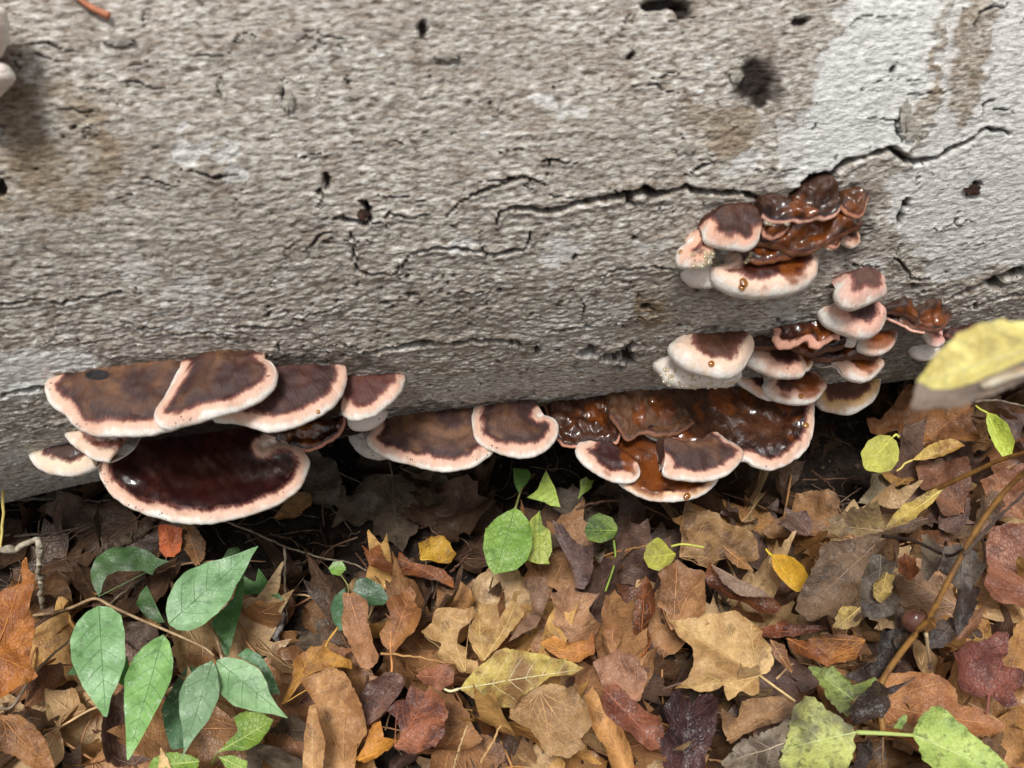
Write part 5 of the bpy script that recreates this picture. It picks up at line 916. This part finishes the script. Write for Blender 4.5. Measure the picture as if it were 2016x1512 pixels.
for i, (x, y, P) in enumerate(spots):
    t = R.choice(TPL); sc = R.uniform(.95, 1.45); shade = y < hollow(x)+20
    cn = R.choice(['tan', 'tan', 'tan', 'ochre', 'rust brown', 'rust brown', 'chestnut', 'orange brown', 'purple brown', 'dark brown', 'grey brown'] if not shade else ['grey brown', 'dark brown', 'dark brown'])  # only dark old leaf colours under the log, painting its shade deeper
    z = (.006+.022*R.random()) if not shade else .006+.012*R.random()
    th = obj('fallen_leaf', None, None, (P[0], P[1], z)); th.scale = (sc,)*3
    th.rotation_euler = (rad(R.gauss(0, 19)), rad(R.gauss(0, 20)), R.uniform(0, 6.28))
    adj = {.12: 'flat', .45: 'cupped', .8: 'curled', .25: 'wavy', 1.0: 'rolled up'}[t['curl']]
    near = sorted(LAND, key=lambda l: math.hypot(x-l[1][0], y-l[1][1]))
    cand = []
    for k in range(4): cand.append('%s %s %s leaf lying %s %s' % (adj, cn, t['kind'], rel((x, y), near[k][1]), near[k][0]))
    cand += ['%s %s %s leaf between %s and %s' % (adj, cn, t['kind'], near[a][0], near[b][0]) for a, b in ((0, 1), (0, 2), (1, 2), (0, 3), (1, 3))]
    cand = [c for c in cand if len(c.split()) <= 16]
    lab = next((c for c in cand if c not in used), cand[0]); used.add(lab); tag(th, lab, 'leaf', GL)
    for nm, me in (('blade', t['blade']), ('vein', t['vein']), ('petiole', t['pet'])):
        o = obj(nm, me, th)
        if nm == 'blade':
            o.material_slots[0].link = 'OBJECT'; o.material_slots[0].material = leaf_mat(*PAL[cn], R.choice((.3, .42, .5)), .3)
        else:
            o.material_slots[0].link = 'OBJECT'; c0_ = tuple(min(255, int(q*1.08+8)) for q in PAL[cn][0]); o.material_slots[0].material = VM.setdefault(c0_, plain('leaf_vein', c0_, tuple(int(q*.85) for q in c0_), .5))
# matted under-layer of old leaves, far too many to count
def litter():
    V, F, T, o = [], [], [], 0; R = np.random.RandomState(4)
    for k in range(950):
        x = R.uniform(-.95, 1.05); y = R.uniform(-.95, -.14)
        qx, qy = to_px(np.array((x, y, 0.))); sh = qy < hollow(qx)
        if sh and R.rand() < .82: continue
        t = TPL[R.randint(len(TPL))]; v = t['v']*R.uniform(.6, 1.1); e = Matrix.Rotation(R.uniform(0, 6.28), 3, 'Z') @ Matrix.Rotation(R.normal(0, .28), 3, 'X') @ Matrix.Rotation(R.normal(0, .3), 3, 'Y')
        v = v@np.array(e).T+np.array((x, y, R.uniform(.0, .014))); V.append(v); F += [[i+o for i in f] for f in t['f']]; T.append(np.full(len(v), .6 if sh else R.rand())); o += len(v)  # leaves under the log share one dark tint that deepens its shade
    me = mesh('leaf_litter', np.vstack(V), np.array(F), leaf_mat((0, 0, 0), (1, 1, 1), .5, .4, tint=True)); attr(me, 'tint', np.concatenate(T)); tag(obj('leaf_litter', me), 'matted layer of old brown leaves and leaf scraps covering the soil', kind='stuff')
    # crumbs of wood and soil, in and under the litter
    V, F, o = [], [], 0
    for k in range(9000):
        x, y = R.uniform(-.8, 1.0), R.uniform(-.5, -.02)
        s = R.uniform(.0006, .0028)*np.array((1, R.uniform(.4, 1.2), .6)); c = np.array((x, y, float(ground_h(np.array(x), np.array(y)))+.001))
        q = R.normal(0, 1, (5, 3))*s; V.append(q+c); F += [[o, o+1, o+2], [o, o+2, o+3], [o, o+3, o+4], [o+1, o+3, o+2], [o+1, o+4, o+3]]; o += 5
    tag(obj('soil_crumb', mesh('soil_crumb', np.vstack(V), np.array(F), plain('crumb', (96, 78, 62), (52, 40, 33), .9, 60), False)), 'crumbs of soil and rotten wood under the log', kind='stuff')
litter()

# ------------------------------------------------------------------ twigs, stalks and rootlets
def twig(label, pts, zs, r, cols, name='twig', group='thin twigs and stems lying on the ground', r2=None, knots=0, cat='twig'):
    P = np.array([ground(x, y, z) for (x, y), z in zip(pts, zs)]); q = catmull(P, 8*len(pts)) if len(pts) > 2 else np.linspace(P[0], P[-1], 12)
    SEED[0] += 1; k = np.arange(len(q)); q = q+np.stack([perlin(k*.4, k*0+i, SEED[0]+i) for i in range(3)], 1)*r*.8
    rr = np.linspace(r, r2 or r*.6, len(q))*(1+.12*perlin(k*.9, k*0, SEED[0]))
    if knots: rr = rr*(1+.45*np.exp(-((k % knots)-knots/2)**2/1.2))
    b = q[0].copy(); v, f = tube(q-b, rr, 7); o = tag(obj(name, mesh(name, v, f, plain('twig_bark', *cols, .7, 200)), None, b), label, cat, group); return o
GT = ((150, 136, 116), (112, 98, 82)); BT = ((112, 80, 60), (80, 56, 44))
twig('pale grey knobbly twig bent over at the left edge', cP([(-60,135),(100,130),(215,70),(245,110),(258,200),(250,260),(262,430),(272,520)]), [.10,.10,.10,.098,.085,.075,.04,.01], .0026, ((186, 176, 156), (140, 130, 112)), knots=14)
twig('straight yellow grass stem at the extreme left edge', [(6,805),(8,950),(2,1085)], [.16,.13,.10], .0016, ((214, 196, 116), (190, 170, 96)), name='grass_stem', cat='stem', group=None)
twig('long thin grey twig slanting from under the largest bracket to the centre', [(430,1020),(480,1040),(560,1075),(640,1100),(690,1108),(748,1138)], [.03,.035,.04,.035,.03,.025], .0011, GT)
twig('grey root running level at the left edge beneath the log', [(-20,986),(90,983),(210,986),(300,980)], [.03,.03,.028,.02], .0018, ((118, 106, 92), (90, 80, 70)))
twig('dark root at the left edge below the level grey root', [(-20,1052),(60,1053),(130,1045),(190,1028)], [.03,.03,.028,.02], .0016, ((104, 90, 76), (76, 64, 54)))
twig('upright thin pale stem left of the leaf tangle, right of the seedling', [(560,1078),(561,1150),(566,1228)], [.07,.045,.02], .0012, GT)
twig('arched brown twig in the hollow under the lowest amber bracket', [(1105,1035),(1140,1000),(1200,986),(1250,992),(1290,1006),(1345,1036)], [.02,.045,.05,.05,.045,.03], .0014, BT)
twig('thin brown twig crossing the arched one, leaning right', [(1188,1182),(1215,1115),(1250,1060),(1290,1008)], [.02,.04,.05,.05], .0009, BT)
twig('thin tan runner leading to the small crumpled yellow green leaf', [(1148,1110),(1200,1090),(1272,1074)], [.04,.055,.07], .0009, ((170, 126, 70), (140, 98, 56)))
twig('pale stalk slanting at the bottom edge, left of the large soft tan leaf', [(892,1515),(905,1470),(920,1428)], [.05,.07,.08], .0010, ((206, 176, 126), (176, 142, 98)))
twig('second pale stalk at the bottom edge, ending under the large soft tan leaf', [(946,1502),(970,1460),(990,1418)], [.05,.065,.075], .0010, ((206, 166, 110), (176, 136, 90)))
twig('thin horizontal tan stalk left of the yellowed leaf with white midrib', c1([(500,972),(640,985),(850,1022)]), [.085,.08,.075], .0009, ((190, 146, 92), (160, 116, 72)))
twig('grey stem slanting behind the left leaves of the seedling', cP([(0,1145),(90,1110),(230,900),(470,680),(700,470),(900,310)]), [.03,.04,.045,.04,.03,.02], .0012, GT)
twig('pale runner passing behind the upper seedling leaf', cP([(990,280),(1150,225),(1400,205),(1680,210)]), [.03,.035,.035,.03], .0010, ((150, 120, 88), (120, 94, 70)))
twig('grey twig joining the round lemon yellow leaf from upper right', c3([(808,785),(900,720),(1058,635)]), [.075,.07,.06], .0012, GT)
twig('pale twig at the right edge above the yellow green hanging leaf', c3([(1275,575),(1400,570),(1600,610)]), [.09,.085,.08], .0013, GT)
twig('brown twig in shadow left of the olive grey leaf', c3([(290,985),(380,1050),(440,1130),(465,1250)]), [.02,.03,.04,.03], .0011, BT)
twig('long straight brown twig behind the round lemon yellow leaf', c3([(240,1040),(400,1038),(640,1035)]), [.02,.02,.02], .0010, BT)
twig('dark thin stalk crossing the withered plant on the right', c2([(1720,330),(1850,190),(1960,80),(2060,-10)]), [.2,.21,.22,.23], .0012, ((84, 66, 56), (60, 48, 42)))
twig('tan stem from the folded leaf towards the bottom centre, leaning left', c1([(385,500),(440,570),(500,640)]), [.03,.035,.03], .0009, BT)
twig('thin pale stem by the rolled brown leaf', c1([(320,890),(360,960),(410,1040)]), [.04,.045,.05], .0009, ((150, 110, 76), (116, 84, 60)))
twig('short dark twig end pointing up from the dark orange maple leaf', c1([(830,590),(870,550),(910,508)]), [.04,.05,.06], .0011, BT)
twig('grey branch stub lying right of the upper seedling leaf', cP([(1700,430),(1760,520),(1770,600),(1740,720)]), [.02,.03,.03,.02], .004, ((140, 132, 130), (104, 98, 96)))
twig('thick brown stick behind the largest bracket, in the shade', cP([(740,110),(850,60),(930,10),(990,-40)]), [.012,.014,.016,.018], .006, ((92, 78, 60), (66, 54, 42)))
def rootlets():
    R = random.Random(8); parts = []
    for _ in range(150):
        x, y = (R.uniform(-40, 620), R.uniform(960, 1220)) if R.random() < .6 else (R.uniform(600, 1750), R.uniform(860, 1120))
        P = ground(x, y, R.uniform(.004, .02)); a = R.uniform(0, 6.28); l = R.uniform(.015, .07); pts = [P]
        for k in range(4): a += R.gauss(0, .45); pts.append(pts[-1]+np.array((math.cos(a)*l/4, math.sin(a)*l/4, R.gauss(.001, .004))))
        pts = np.array(pts); pts[:, 2] = np.maximum(pts[:, 2], .003); parts.append(tube(catmull(pts, 10), R.uniform(.0003, .0007), 4, False))
    v, f = join(parts); tag(obj('rootlet', mesh('rootlet', v, f, plain('rootlet', (134, 112, 90), (88, 70, 56), .8))), 'tangle of hair thin rootlets on the dark soil under the log', kind='stuff')
rootlets()
# shiny brown seed and red needle on the bark
P = ground(*c2([(1482, 648)])[0], .12); a = np.linspace(0, 2*np.pi, 14, endpoint=False); e = np.linspace(-1.45, 1.45, 9)
v = np.concatenate([np.stack([.0085*math.cos(q)*np.cos(a), .008*math.cos(q)*np.sin(a), np.full(14, .0082*math.sin(q)+.001*(q > 1.2))], 1) for q in e])
Ms = NM('seed'); n = Ms.noise(90, Ms.mp((1, 1, .3))); sm = Ms.fin(Ms.ramp(n, [(.3, rgb(70, 40, 32)), (.7, rgb(140, 96, 78))]), .2)
sth = thing('acorn', 'round shiny brown nut beside the withered stalk, lower right', 'nut', P); obj('nut', mesh('nut', v, grid_faces(9, 14, True).tolist()+[list(range(14))[::-1], [112+i for i in range(14)]], sm), sth)
tv, tf = tube(np.array([(0, 0, .008), (0, .001, .010), (.0005, .001, .012)]), (.0012, .0008, .0004), 6); obj('tip', mesh('tip', tv, tf, sm), sth)
q = np.array([hit_log(x, y, .003) for x, y in [(140, -15), (165, 5), (190, 20), (215, 32)]]); v, f = tube(catmull(q, 14)-q[0], np.linspace(.0012, .002, 14), 6)
tag(obj('pine_needle', mesh('pine_needle', v, f, plain('needle', (196, 128, 92), (160, 96, 66))), None, q[0]), 'short orange brown needle lying on the bark at the top left', 'needle')
